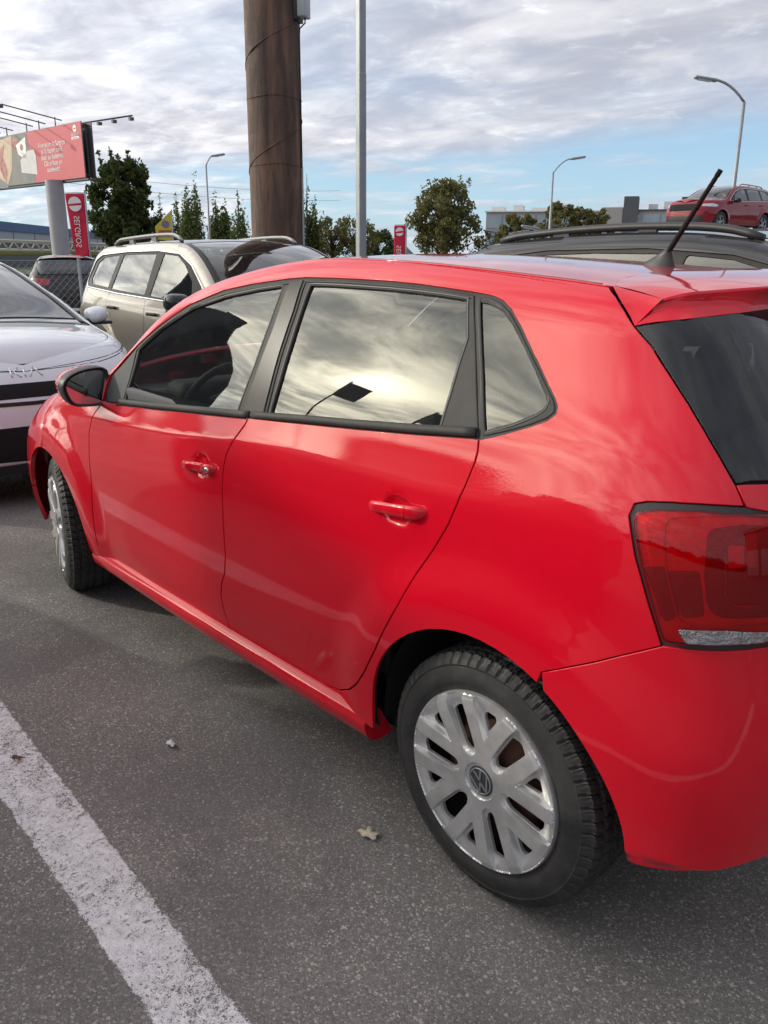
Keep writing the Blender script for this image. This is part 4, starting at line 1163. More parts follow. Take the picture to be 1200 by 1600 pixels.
g = Geo(); c_ = Vector((1.76, .36, .86)); 
tl = Matrix.Rotation(R(-25), 3, 'Y')
g.tube([c_+tl@Vector((0, .185*math.cos(a), .185*math.sin(a))) for a in np.linspace(0, 2*math.pi, 28, endpoint=False)], .014, 8, closed=True)
g.rbox(c_, (.05, .14, .10), .02); g.tube([c_+tl@Vector((0, .17, 0)), c_+tl@Vector((0, -.17, 0))], .013, 6); g.tube([c_, c_+tl@Vector((0, 0, -.17))], .013, 6)
g.build('steering_wheel', MT['grey_plastic'], car)
g = Geo(); g.rbox((-.20, 0, .95), (.42, 1.10, .025), .01); g.build('parcel_shelf', MT['grey_plastic'], car)
V2, T_, BL = mesh2d(np.array([(-.13, -.575), (1.50, -.575), (1.50, .575), (-.13, .575)]), (), .08)
V_, F_, N_ = lift(V2, T_, BL, CB.cap, CB.cap_n, -.035, 0); raw('headliner', V_, [f[::-1] for f in F_], MT['headliner'], car, True)
# ---------------------------------------------------------------- other parked cars
MT['white'] = paint('pearl_white_paint', (.74, .76, .80), dust=.02)
MT['darkgrey'] = paint('dark_grey_paint', (.022, .022, .026), dust=.03)
MT['suv'] = paint('champagne_grey_paint', (.46, .41, .35), dust=.03, metal=.7, base_rough=.35)
MT['claret'] = paint('claret_paint', (.22, .006, .016), dust=.02)
MT['black'] = paint('black_paint', (.008, .008, .010), dust=.03)
MT['light'] = paint('silver_car_paint', (.45, .46, .47), dust=.03)
MT['dglass'] = glass('privacy_glass', (.10, .11, .12), 1.3)
MT['headlamp'] = mat('headlamp', (.55, .58, .62), .15, metal=.7, coat=1.)
MT['tail'] = mat('tail_lamp', (.35, .01, .015), .2, coat=1.)

MT['alloy'] = mat('machined_alloy', (.35, .36, .38), .3, metal=.8)
def simple_tyre():
    g = Geo(); prof = [(.21, -.09), (.24, -.105), (.32, -.105), (.345, -.085), (.35, -.05), (.35, 0), (.35, .05), (.345, .085), (.32, .105), (.24, .105), (.215, .085)]
    g.lathe(prof, 40, 'Y'); return g.build('tyre', MT['tyre'])
_ty = simple_tyre()
g = Geo(); g.lathe([(.222, .06), (.226, .092), (.216, .094), (.205, .06)], 40, 'Y')
for k in range(5):
    for s in (-.16, .16):
        a = 2*math.pi*k/5; p = Vector((.03*math.cos(a+s), .07, .03*math.sin(a+s))); q_ = Vector((.215*math.cos(a+s), .082, .215*math.sin(a+s)))
        d = q_-p; g.box(((p+q_)/2), (d.length, .02, .026), ax=Matrix.Rotation(-math.atan2(d.z, d.x), 3, 'Y'))
g.lathe([(0, .085), (.05, .085), (.06, .07)], 20, 'Y'); _rim = g.build('rim', MT['alloy'])
g = Geo(); g.lathe([(0, .02), (.215, .02)], 24, 'Y'); _disc = g.build('hub_disc', MT['matt_black'])
def wheel_copy(parent, x, y, r=.34, steer=0., wd=1.):
    wh = empty('wheel', (x, y, r-.005), 0); wh.parent = parent; wh.rotation_euler = (0, R(17*(x+y)), steer+(math.pi if y < 0 else 0)); k = r/.35; wh.scale = (k, 1, k)
    for o in (_ty, _rim, _disc): c = o.copy(); COL.objects.link(c); c.parent = wh
    return wh

def make_body(**k):
    b = Body(); b.wheels = k['wheels']; b.barrel = k.get('barrel', .004)
    b.xs0, b.xs1 = k.get('xs', (.1, 1.9)); b.p0, b.p1 = k.get('p', (4.5, 3.8))
    W_ = cspl(*zip(*k['W'])); b.W = lambda x, z: W_(z)
    b.zt = cspl(*zip(*k['zt'])); b.xr = cspl(*zip(*k['xr'])); b.xf = cspl(*zip(*k['xf']))
    b.crown = cspl(*zip(*k['crown'])); b.bow = cspl(*zip(*k['bow'])); b.Rz, b.A = k.get('round', (.09, .05))
    b.flare = k.get('flare', .02); b.k = k
    return b

def make_car(name, b, label, pm, loc, rz, group=None, rails=False, cladding=False, glass_side='glass', glass_rear='dglass', steer=0., mirrors=True, chrome=False, cat='car', doors=True, grille='slim', seats=True, res=.035, res2=.05, strips=True):
    k = b.k; car_ = empty(name); tag(car_, label, cat, group)
    am0, am1 = b.xs0-.8*math.pi/2, b.xs1+.8*math.pi/2; pm = MT[pm]
    ztp = lambda a: (a, float(b.zt(a))-.0005)
    wr_ = k.get('wr', .33); (fx, _), = [b.wheels[1]]
    ar = wr_+.05; sill_z = k.get('sill', .26); belt_ = k['belt']           # belt: [(x, z)...] front to back
    yw = np.interp
    rear_arch = [p for p in arch(b, 0, wr_, ar, -8, 188, 22) if p[1] > sill_z]
    front_arch = [p for p in arch(b, fx, wr_, ar, -8, 188, 22) if p[1] > sill_z]
    wins = [np.array(w_) for w_ in k['windows']]                              # each traced clockwise in (x, z)
    dlo = roundc(k['dlo'], .03)                                             # outline of the whole glazed area
    hl, gl_, tl = k.get('tail'), k.get('rearglass'), None
    nose_a = k['nose_a']                                                    # bonnet edge
    # flank
    P_ = [(am0, .30), (am0, k['hatch_z'])]
    P_ += [(k['hatch'][-1][0], k['hatch_z'])]
    P_ += k['hatch'][::-1] + [ztp(a) for a in np.arange(k['hatch'][0][0]+.03, am1, .05)] + [ztp(am1)] + [(am1, .22), (front_arch[0][0]+.01, .22)]
    P_ += front_arch + [(front_arch[-1][0]-.01, sill_z-.03), (rear_arch[0][0]+.01, sill_z-.03)] + rear_arch + [(rear_arch[-1][0]-.01, .26)]
    Q = [P_[0]]
    for p in P_[1:]:
        if np.hypot(p[0]-Q[-1][0], p[1]-Q[-1][1]) > .002: Q.append(p)
    panel(b, 'body_side', Q, pm, car_, gap=0, holes=[dlo], res=res, top=False, hem=.03, rad=.004)
    # top strip handled by the rounded rows
    panel(b, 'window_surround', inset(dlo, -.003), MT['gloss_black'], car_, gap=0, holes=[roundc(w_, .02) for w_ in wins], off=-.006, hem=.01, res=res2)
    for i, w_ in enumerate(wins):
        panel(b, 'side_window', inset(roundc(w_, .02), -.004), MT[glass_side if i == 0 or glass_side != 'mix' else glass_rear], car_, gap=0, off=-.011, hem=.002, res=.12)
    if chrome: strip(b, inset(densify(dlo, .05), -.004), .016, .0, True, car_, 'window_moulding', MT['chrome'] if chrome == 'chrome' else MT['plastic'])
    if doors:
        for ln_ in k['doors']: strip(b, densify(np.array(ln_ + [ln_[-1]]), .04)[:-1], .006, -.0004, False, car_, 'door_gap', MT['matt_black'], 5, .3)
        for hx, hz in k['handles']:
            for s in (1, -1):
                p = b.side(hx, hz); g = Geo(); g.rbox((p[0], (p[1]+.018)*s, p[2]), (.20, .022, .032), .01); g.build('door_handle', pm if not k.get('flush') else MT['plastic'], car_)
    if cladding:
        for (cx_, an) in ((0, (-4, 184)), (fx, (-4, 184))):
            pth = [p for p in arch(b, cx_, wr_, ar+.012, an[0], an[1], 24)]
            strip(b, pth, .06, .002, False, car_, 'arch_cladding', MT['plastic'], 8, .3)
        strip(b, [(x, sill_z+.03) for x in np.linspace(ar+.03, fx-ar-.03, 16)], .10, .003, False, car_, 'sill_cladding', MT['plastic'], 8, .3)
    # glazing and roof
    cb = type('CB', (), {})(); hw_ = float(b.W(0, k['roof_z']))-.03
    cb.cap = lambda a, y: b.cap(a, y/hw_); cb.cap_n = lambda a, y: b.cap_n(a, y/hw_)
    A0, A1, A2, A3 = k['caps']     # rear edge of roof, windscreen top, cowl, bonnet front
    e_ = hw_*.998
    def sheet(nm, a0, a1, m_, off, in0=0., in1=0., r_=.06, cv=0.):
        L = [(a, e_-in0) for a in np.linspace(a1, a0, 24)]; L += [(a, -p_) for a, p_ in L[::-1]]
        if a1 > b.xs1+.8: L = [(a, y) for a, y in L]
        return cap_panel(cb, nm, L[::-1], m_, car_, res=r_, off=off, hem=.008)
    sheet('roof', A0, A1, MT['black'] if k.get('black_roof') else pm, -.001)
    sheet('windscreen', A1+.01, A2, MT['screen'], -.004, .03)
    sheet('bonnet', A2+.02, A3, pm, -.001, .004, .004, .05)
    for s in (1, -1): pass
    if k.get('shut'): strip(b, densify(np.array(k['shut']+[k['shut'][-1]]), .04)[:-1], .007, -.0008, False, car_, 'bonnet_gap', MT['matt_black'], 5, .3)
    if gl_: panel(b, 'rear_window', gl_, MT[glass_rear], car_, gap=0, off=-.002, hem=.004, res=.06)
    # windscreen border and cowl
    for s in (1, -1):
        pth = np.array([(a, s*(e_-.022)) for a in np.linspace(A1+.01, A2, 14)])
        strip(b, pth, .05, -.001, False, car_, 'windscreen_border', MT['gloss_black'], 6, .12, sides=(1,), f=cb.cap, fn=cb.cap_n)
    strip(b, np.array([(A2+.01, y) for y in np.linspace(-e_+.03, e_-.03, 24)]), .07, -.002, False, car_, 'scuttle', MT['plastic'], 6, .12, sides=(1,), f=cb.cap, fn=cb.cap_n)
    for s_, y0, y1 in ((1, -.52, .02), (1, .05, .55)):
        pt = [cb.cap(np.array([a]), np.array([y]))[0]+[0, 0, .016] for a, y in zip(np.linspace(A2-.03, A2-.05, 8), np.linspace(y0, y1, 8))]
        g = Geo(); g.tube(pt, .007, 6); g.build('wiper', MT['plastic'], car_)
    # lamps, grille
    for nm, ol, mk, off in k['front']:
        if mk == 'mid':   # across the centre line: both halves in one part
            pass
        olr = [p for q_ in range(len(ol)) for p in ([ol[q_]] if ol[q_][0] > am1-.01 else [tuple(v) for v in roundc(np.array([ol[q_-1], ol[q_], ol[(q_+1) % len(ol)]]), .02)[[i for i, v in enumerate(roundc(np.array([ol[q_-1], ol[q_], ol[(q_+1) % len(ol)]]), .02)) if np.hypot(*(v-np.array(ol[q_]))) < .021]]])]
        o1, o2 = panel(b, nm, olr, MT[mk], car_, gap=0, off=off, hem=.006, res=.03)
    for nm, ol, mk, off in k['back']: panel(b, nm, roundc(ol, .02), MT[mk], car_, gap=0, off=off, hem=.01, res=.04)
    # wheels, liners, floor
    yw_ = float(b.W(0, .4))-.115
    for x in (0, fx):
        for s in (1, -1):
            wheel_copy(car_, x, s*yw_, wr_, steer if x else 0.)
            g = Geo(); g.lathe([(ar+.012, (yw_-.28)*s), (ar+.012, (yw_+.07)*s)], 20, 'Y', (x, 0, wr_), R(-6), R(186)); g.lathe([(.02, (yw_-.28)*s), (ar+.012, (yw_-.28)*s)], 20, 'Y', (x, 0, wr_), R(-6), R(186)); g.build('wheel_arch_liner', MT['matt_black'], car_)
    g = Geo(); L_ = fx; g.box((L_/2, 0, .27), (L_-2*ar-.04, 2*yw_+.1, .05)); g.box((-ar-.16, 0, .33), (.3, 1.3, .05)); g.box((L_+ar+.18, 0, .3), (.3, 1.3, .05)); g.build('underbody', MT['matt_black'], car_)
    g = Geo(); bz = np.interp(.6, [p[0] for p in belt_[::-1]], [p[1] for p in belt_[::-1]])
    g.box((L_/2-.15, 0, bz-.16), (L_-.4, 1.30, .02)); g.rbox((L_-.62, 0, bz-.06), (.5, 1.36, .14), .05); g.build('cabin_floor', MT['matt_black'], car_)
    if seats:
        for x, y in ((1.35, .38), (1.35, -.38), (.45, .36), (.45, -.36)):
            g = Geo(); g.rbox((x-.28, y, bz-.06), (.13, .48, .5), .05, ax=Matrix.Rotation(R(-16), 3, 'Y')); g.rbox((x-.38, y, bz+.27), (.08, .25, .16), .035); g.build('seat', MT['fabric'], car_)
    if mirrors:
        mx, mz = k['mirror']; p = b.side(mx, mz-.02); ms = k.get('mirror_k', 1.)
        for s in (1, -1):
            mr = empty('door_mirror'); mr.parent = car_
            g = Geo(); V_ = []; F_ = []; n_ = 16
            for dx, sy, sz in ((-.045, .92, .9), (-.04, 1, 1), (0, 1.02, 1.02), (.05, .92, .86), (.085, .65, .6), (.10, .2, .2)):
                for q in range(n_):
                    t_ = 2*math.pi*q/n_; c_, sn = math.cos(t_), math.sin(t_); sq = (abs(c_)**3.2+abs(sn)**3.2)**(-1/3.2)
                    V_.append((p[0]+dx-.02+.05*c_*sq*sy*-.3, s*(p[1]+.14+.085*ms*c_*sq*sy), p[2]+.045+.060*ms*sn*sq*sz+.01*c_))
            for i in range(5):
                for q in range(n_): F_.append((i*n_+q, i*n_+(q+1) % n_, (i+1)*n_+(q+1) % n_, (i+1)*n_+q))
            F_.append(tuple(5*n_+q for q in range(n_))); g.add(V_, F_, True); g.build('mirror_shell', MT['black'] if k.get('black_mirror') else pm, mr)
            g = Geo(); g.add([V_[q] for q in range(n_)], [tuple(range(n_))], False); g.build('mirror_glass', MT['mirror'], mr)
            g = Geo(); g.rbox((p[0], s*(p[1]+.03), p[2]+.005), (.09, .12, .035), .012); g.rbox((p[0]-.02, s*(p[1]+.155), p[2]-.012), (.11, .18, .025), .01); g.build('mirror_foot', MT['plastic'], mr)
    if rails:
        rmat = MT['rail'] if rails == 'silver' else MT['plastic']; a0_, a1_ = k['rail']
        for s in (1, -1):
            aa = np.linspace(a0_, a1_, 22); ease = np.clip(np.minimum(aa-a0_, a1_-aa)/.16, 0, 1)**.55
            pt = b.cap(aa, np.full(22, .955*s)); pt[:, 2] += .008+k.get('rail_h', .045)*ease
            g = Geo(); g.tube(pt, .018, 8, flat=1.1)
            for f_ in (.33, .66): i = int(21*f_); g.box(pt[i]-[0, 0, .025], (.10, .022, .05))
            g.build('roof_rail', rmat, car_)
    car_.location = loc; car_.rotation_euler = (0, 0, rz)
    car_.scale = (k.get('scale', 1),)*3
    return car_
MT['rail'] = mat('satin_rail', (.35, .34, .33), .35, metal=.8)

# --- shapes
hatch_b = make_body(wheels=((0, .33), (2.65, .33)), xs=(.05, 2.0), p=(4.2, 3.4),
    W=[(.1, .80), (.25, .86), (.45, .895), (.7, .90), (.88, .885), (1.0, .845), (1.2, .735), (1.36, .64), (1.45, .58)],
    zt=[(-1.2, 1.28), (-.5, 1.33), (-.1, 1.355), (.4, 1.392), (.9, 1.402), (1.25, 1.372), (1.5, 1.315), (1.75, 1.225), (2.05, 1.10), (2.3, .985), (2.5, .935), (2.8, .905), (3.1, .86), (3.3, .80)],
    xr=[(.1, -.60), (.3, -.72), (.6, -.73), (.9, -.68), (1.05, -.60), (1.3, -.30), (1.45, -.1)], xf=[(.1, 3.42), (.3, 3.52), (.5, 3.54), (.65, 3.52), (.78, 3.44), (.88, 3.32), (.95, 3.2), (1.4, 2.4)],
    crown=[(-1.2, .01), (-.5, .03), (0, .04), (1, .05), (1.4, .05), (2.3, .05), (2.6, .07), (3.0, .045), (3.15, .016), (3.26, 0)], bow=[(-1.2, 0), (0, 0), (1.0, 0), (1.4, .08), (2.3, .20), (2.6, .12), (3.1, 0.01), (3.3, 0)],
    round=(.09, .06), belt=[(2.3, .93), (-.3, 1.02)], roof_z=1.33, caps=(-.12, 1.36, 2.42, 3.235), nose_a=3.1, shut=[(2.50, .885), (2.62, .868), (2.8, .835), (3.0, .80), (3.2568, .782)], hatch_z=1.0, hatch=[(-.12, 1.353), (-.33, 1.22), (-.50, 1.08), (-.55, 1.0)],
    dlo=[(2.20, .965), (1.95, 1.10), (1.6, 1.245), (1.25, 1.325), (.8, 1.352), (.2, 1.335), (-.12, 1.26), (-.28, 1.13), (-.22, 1.045), (.3, 1.005), (1.4, .965)],
    windows=[[(2.06, .975), (1.93, 1.08), (1.6, 1.215), (1.3, 1.30), (1.12, 1.32), (1.05, .99)], [(.99, 1.32), (.7, 1.325), (.15, 1.305), (.10, 1.04), (.95, .995)], [(.09, 1.29), (-.1, 1.22), (-.2, 1.12), (-.15, 1.06), (.04, 1.045)]],
    doors=[[(2.08, .95), (2.12, .8), (2.18, .5), (2.12, .30)], [(1.02, .96), (1.05, .8), (1.06, .5), (1.02, .30)], [(.10, .99), (.08, .9), (.25, .65), (.42, .42), (.5, .30)], [(2.12, .30), (.5, .30)]], handles=[(1.18, .86), (.27, .90)],
    front=[('headlamp', [(2.52, .76), (2.66, .83), (2.83, .80), (2.98, .735), (2.96, .70), (2.66, .69)], 'headlamp', .002),
           ('grille_slot', [(3.0, .672), (3.045, .722), (3.2568, .722), (3.2568, .645), (3.03, .645)], 'matt_black', .002), ('grille_trim', [(3.0, .632), (3.06, .630), (3.2568, .622), (3.2568, .604), (3.05, .612)], 'gloss_black', .004),
           ('lower_intake', [(2.93, .44), (3.02, .485), (3.2568, .485), (3.2568, .28), (3.0, .30)], 'matt_black', .002), ('bumper_chin', [(2.80, .27), (3.2568, .27), (3.2568, .215), (2.8, .215)], 'plastic', .012)],
    back=[('tail_lamp', [(-.37, .93), (-.62, .94), (-.78, .92), (-.78, .80), (-.5, .78)], 'tail', .003)], mirror=(2.06, .965), rearglass=[(-.34, 1.21), (-.22, 1.32), (-1.2, 1.33), (-1.2, 1.03), (-.58, 1.03), (-.50, 1.09)])
suv_b = make_body(wheels=((0, .36), (2.72, .36)), xs=(.0, 2.1), p=(5.5, 4.0),
    W=[(.1, .86), (.3, .91), (.6, .945), (.85, .94), (1.02, .915), (1.12, .885), (1.3, .82), (1.5, .745), (1.62, .70)],
    zt=[(-1.2, 1.50), (-.5, 1.545), (0, 1.568), (.7, 1.598), (1.2, 1.60), (1.5, 1.572), (1.75, 1.50), (2.0, 1.38), (2.25, 1.23), (2.4, 1.14), (2.6, 1.09), (3.0, 1.06), (3.3, 1.0), (3.4, .95)],
    xr=[(.1, -.74), (.35, -.84), (.7, -.86), (1.0, -.80), (1.2, -.72), (1.45, -.60), (1.6, -.50)], xf=[(.1, 3.48), (.35, 3.56), (.6, 3.58), (.85, 3.55), (1.0, 3.45), (1.1, 3.3), (1.6, 2.6)],
    crown=[(-1.2, .01), (-.5, .03), (.5, .03), (1.5, .03), (2.4, .05), (3.0, .045), (3.2, .018), (3.36, 0)], bow=[(-1.2, 0), (1.2, 0), (1.6, .05), (2.4, .16), (3.0, .1), (3.4, 0)],
    round=(.10, .06), black_roof=True, belt=[(2.3, 1.05), (-.5, 1.16)], roof_z=1.53, caps=(-.30, 1.46, 2.46, 3.335), nose_a=3.2, hatch_z=1.14, hatch=[(-.28, 1.552), (-.50, 1.40), (-.60, 1.25), (-.64, 1.14)],
    dlo=[(2.26, 1.065), (2.10, 1.22), (1.82, 1.39), (1.55, 1.485), (1.1, 1.513), (.4, 1.505), (-.22, 1.475), (-.36, 1.42), (-.42, 1.22), (-.36, 1.155), (.4, 1.115), (1.4, 1.085)],
    windows=[[(1.98, 1.085), (1.90, 1.26), (1.68, 1.40), (1.5, 1.475), (1.22, 1.49), (1.14, 1.115)], [(1.06, 1.49), (.33, 1.485), (.22, 1.15), (1.03, 1.12)], [(.23, 1.48), (-.16, 1.455), (-.28, 1.40), (-.33, 1.24), (-.28, 1.185), (.13, 1.16)]],
    doors=[[(2.12, 1.05), (2.18, .8), (2.16, .36)], [(1.08, 1.08), (1.10, .9), (1.10, .36)], [(.22, 1.12), (.16, .98), (.33, .75), (.47, .5), (.52, .36)], [(2.16, .36), (.52, .36)]], handles=[(1.28, .955), (.36, .975)],
    front=[('headlamp', [(2.70, .90), (2.82, .95), (3.0, .93), (3.02, .86), (2.75, .84)], 'headlamp', .002), ('grille', [(3.03, .94), (3.356, .94), (3.356, .72), (3.05, .72)], 'matt_black', .002), ('lower_intake', [(2.95, .55), (3.356, .55), (3.356, .36), (3.0, .36)], 'plastic', .002)],
    back=[('tail_lamp', [(-.58, 1.08), (-.72, 1.08), (-.74, .80), (-.60, .80)], 'tail', .003)], mirror=(2.08, 1.06), wr=.36, sill=.33, black_mirror=True, mirror_k=1.35, flush=True, rail=(-.15, 1.35), flare=.03, rearglass=[(-.52, 1.38), (-.42, 1.50), (-1.25, 1.50), (-1.25, 1.17), (-.68, 1.17), (-.62, 1.25)])
estate_b = make_body(wheels=((0, .33), (2.62, .33)), xs=(.0, 2.0), p=(4.8, 3.8),
    W=[(.1, .80), (.25, .86), (.5, .90), (.8, .90), (.95, .875), (1.1, .82), (1.3, .735), (1.46, .665), (1.55, .62)],
    zt=[(-1.2, 1.36), (-.6, 1.405), (-.2, 1.435), (.4, 1.478), (.9, 1.488), (1.3, 1.462), (1.6, 1.395), (1.9, 1.275), (2.2, 1.10), (2.4, 1.02), (2.7, .98), (3.0, .94), (3.3, .86)],
    xr=[(.1, -.62), (.3, -.74), (.6, -.76), (.95, -.70), (1.15, -.60), (1.35, -.42), (1.5, -.3)], xf=[(.1, 3.38), (.3, 3.46), (.6, 3.48), (.8, 3.42), (.95, 3.25), (1.5, 2.4)],
    crown=[(-1.2, .01), (-.5, .02), (.5, .02), (1.4, .03), (2.3, .06), (3.0, .05), (3.3, .01)], bow=[(-1.2, 0), (1.0, 0), (1.4, .06), (2.3, .18), (2.8, .1), (3.3, 0)],
    round=(.085, .05), belt=[(2.3, .98), (-.4, 1.08)], roof_z=1.4, caps=(-.18, 1.38, 2.36, 3.235), nose_a=3.1, hatch_z=1.05, hatch=[(-.18, 1.432), (-.40, 1.29), (-.52, 1.14), (-.56, 1.05)],
    dlo=[(2.16, 1.0), (1.95, 1.17), (1.65, 1.315), (1.35, 1.385), (.9, 1.415), (.3, 1.405), (-.12, 1.36), (-.34, 1.24), (-.36, 1.13), (-.2, 1.09), (.5, 1.05), (1.4, 1.01)],
    windows=[[(2.04, 1.02), (1.9, 1.16), (1.62, 1.295), (1.35, 1.365), (1.12, 1.385), (1.05, 1.03)], [(.99, 1.39), (.6, 1.393), (.20, 1.38), (.12, 1.075), (.96, 1.035)], [(.12, 1.37), (-.1, 1.335), (-.27, 1.24), (-.28, 1.14), (.05, 1.085)]],
    doors=[[(2.08, .98), (2.12, .8), (2.14, .5), (2.08, .31)], [(1.02, 1.0), (1.05, .8), (1.05, .5), (1.02, .31)], [(.10, 1.04), (.08, .9), (.25, .65), (.45, .31)], [(2.08, .31), (.45, .31)]], handles=[(1.18, .90), (.27, .93)],
    front=[('headlamp', [(2.60, .76), (2.74, .82), (2.95, .78), (2.95, .70), (2.7, .68)], 'headlamp', .002), ('grille', [(3.0, .78), (3.25, .78), (3.25, .58), (3.02, .58)], 'matt_black', .002), ('lower_intake', [(2.95, .45), (3.25, .45), (3.25, .26), (3.0, .26)], 'matt_black', .002)],
    back=[('tail_lamp', [(-.40, .96), (-.62, .97), (-.76, .95), (-.76, .80), (-.5, .78)], 'tail', .003)], mirror=(2.02, 1.0), rail=(-.12, 1.42), rail_h=.018, scale=1.045, rearglass=[(-.42, 1.27), (-.32, 1.39), (-1.2, 1.40), (-1.2, 1.08), (-.58, 1.08), (-.53, 1.14)])

# --- the cars themselves
wc = make_car('white_hatchback', hatch_b, 'pale blue-white car parked nose to nose with the red hatchback, slim black grille slot', 'white', (7.32, .33, 0), math.pi-R(1), cat='car')
def letters(txt, size, m_, name, parent, mtx, depth=.002, align='CENTER', fit=None, spacing=1.0, shear=0., bold=0.):
    cu = bpy.data.curves.new('t', 'FONT'); cu.body = txt; cu.size = size; cu.extrude = depth; cu.align_x = align; cu.space_character = spacing; cu.shear = shear; cu.offset = bold
    ob = bpy.data.objects.new('t', cu); COL.objects.link(ob)
    dg = bpy.context.evaluated_depsgraph_get(); me = bpy.data.meshes.new_from_object(ob.evaluated_get(dg)); bpy.data.objects.remove(ob)
    me.name = name; me.materials.clear()
    if fit:
        xs = [v.co.x for v in me.vertices]; w_ = max(xs)-min(xs); c_ = (max(xs)+min(xs))/2
        for v in me.vertices: v.co.x = (v.co.x-c_)*fit/w_
    me.transform(mtx)
    return link_mesh(name, me, parent, m_)
# badge letters on its nose
bp = hatch_b.side(3.22, .855)
g = Geo(); xx = float(hatch_b.side(3.25, .83)[0])
def nose_x(y, z):
    aa = np.linspace(2.9, 3.2568, 60); P = hatch_b.side(aa, z); return float(np.interp(abs(y), P[::-1, 1], P[::-1, 0]))
def nose_bar(p, q_, y0=0.):
     g.tube([(nose_x(p[0], p[1])+.002, p[0], p[1]), (nose_x(q_[0], q_[1])+.002, q_[0], q_[1])], .0045, 5)
for p, q_ in (((-.085, .80), (-.085, .85)), ((-.085, .818), (-.04, .85)), ((-.066, .828), (-.036, .80)), ((-.012, .80), (-.012, .85)), ((.012, .80), (.046, .85)), ((.046, .85), (.082, .80))): nose_bar((p[0], p[1]-.045), (q_[0], q_[1]-.045))
g.build('badge_letters', MT['chrome'], wc)
suv = make_car('graphite_suv', suv_b, 'boxy champagne-grey SUV with dark roof, roof rails and black door mirror behind the white car', 'suv', (7.19, -2.40, 0), 3.11, rails='silver', cladding=True, glass_side='glass', chrome='chrome', cat='suv')
est = make_car('dark_estate_car', estate_b, 'dark grey car with black roof rails parked on the far side of the red hatchback', 'darkgrey', (2.30, -2.60, 0), math.pi, rails='black', cat='car', glass_side='dglass')
suv.scale = (.968,)*3
nb = make_car('black_estate_car', estate_b, 'black car in the next bay outside the frame, mirrored low in the door windows', 'black', (1.35, 3.35, 0), 0., rails='black', cat='car', glass_side='dglass')
bc = make_car('black_hatchback', hatch_b, 'black car behind the wire fence at the left edge, above the white car', 'black', (12.9, .9, 0), R(-80), cat='car', glass_side='dglass')
lc = make_car('grey_hatchback', hatch_b, 'dark grey car with a red tail lamp, parked beyond the fence below the red banner', 'darkgrey', (18.6, -5.75, 0), R(-20), cat='car', glass_side='dglass', steer=0.)
rs = make_car('claret_suv', suv_b, 'claret red SUV displayed high on a ramp at the right edge', 'claret', (14.2, -28.87, 2.305), 1.498, rails='silver', cladding=False, cat='suv', chrome='chrome', glass_side='dglass')
for o in (_ty, _rim, _disc): bpy.data.objects.remove(o)
# ---------------------------------------------------------------- ground
def asphalt(t):
    """colour and height of worn asphalt: dark binder, chips of stone, pale specks, soft stains"""
    co = t.n('ShaderNodeTexCoord').outputs['Object']
    v1 = t.n('ShaderNodeTexVoronoi', {'Vector': co, 'Scale': 250.}, feature='F1'); cd = v1.outputs['Distance']
    v2 = t.n('ShaderNodeTexVoronoi', {'Vector': co, 'Scale': 80.}, feature='F1')
    g1_ = t.n('ShaderNodeSeparateXYZ', {0: v1.outputs['Color']}).outputs[0]
    big_ = t.noise(co, .9, 6, .6, .4); mid_ = t.noise(co, 5, 5, .6); fin = t.noise(co, 330, 3, .7)
    c = t.mix(t.ss(.3, .7, big_), (.200, .185, .176), (.335, .305, .285))
    c = t.mix(t.ss(.40, .70, mid_, 0, .5), c, (.185, .172, .162))
    stone = t.ramp(g1_, [(0, (.055, .052, .052)), (.5, (.145, .135, .127)), (.86, (.25, .232, .218)), (1, (.66, .62, .57))])
    c = t.mix(t.ss(.35, .75, fin, .35, .85), c, stone)
    pale = t.m('MULTIPLY', t.ss(.87, .92, t.n('ShaderNodeSeparateXYZ', {0: v2.outputs['Color']}).outputs[1]), t.ss(.40, .26, v2.outputs['Distance']))
    c = t.mix(t.m('MULTIPLY', pale, .75), c, (.52, .48, .44))
    c = t.mix(t.ss(.54, .38, t.noise(co, 1.5, 4, .6), 0, .42), c, (.100, .095, .094))
    oil = t.m('MULTIPLY', t.ss(.66, .74, t.noise(co, 2.6, 3, .5, .3)), .38); c = t.mix(oil, c, (.045, .043, .045))
    dustp = t.m('MULTIPLY', t.ss(.55, .75, t.noise(t.vm('MULTIPLY', co, (.5, 1.4, 1)), 1.1, 6, .7)), .35); c = t.mix(dustp, c, (.30, .27, .245))
    hgt = t.m('ADD', t.m('MULTIPLY', t.ss(.0, .6, cd, 1, 0), .0022), t.m('MULTIPLY', fin, .0024))
    return co, c, hgt, fin
m = bpy.data.materials.new('worn_asphalt'); m.use_nodes = True; t = NT(m.node_tree)
co, c_, hgt, fin = asphalt(t)
def asph_out(tt, colr, rough, bm_): tt.n('ShaderNodeOutputMaterial', {'Surface': tt.n('ShaderNodeBsdfPrincipled', {'Base Color': colr, 'Roughness': rough, 'Normal': bm_, 'Specular IOR Level': .35}).outputs[0]})
asph_out(t, c_, .82, t.n('ShaderNodeBump', {'Height': hgt, 'Strength': .8, 'Distance': 1.0}).outputs[0])
g = Geo(); g.quad((-400, -900, 0), (1500, -900, 0), (1500, 900, 0), (-400, 900, 0)); tag(g.build('parking_lot', m), kind='structure')

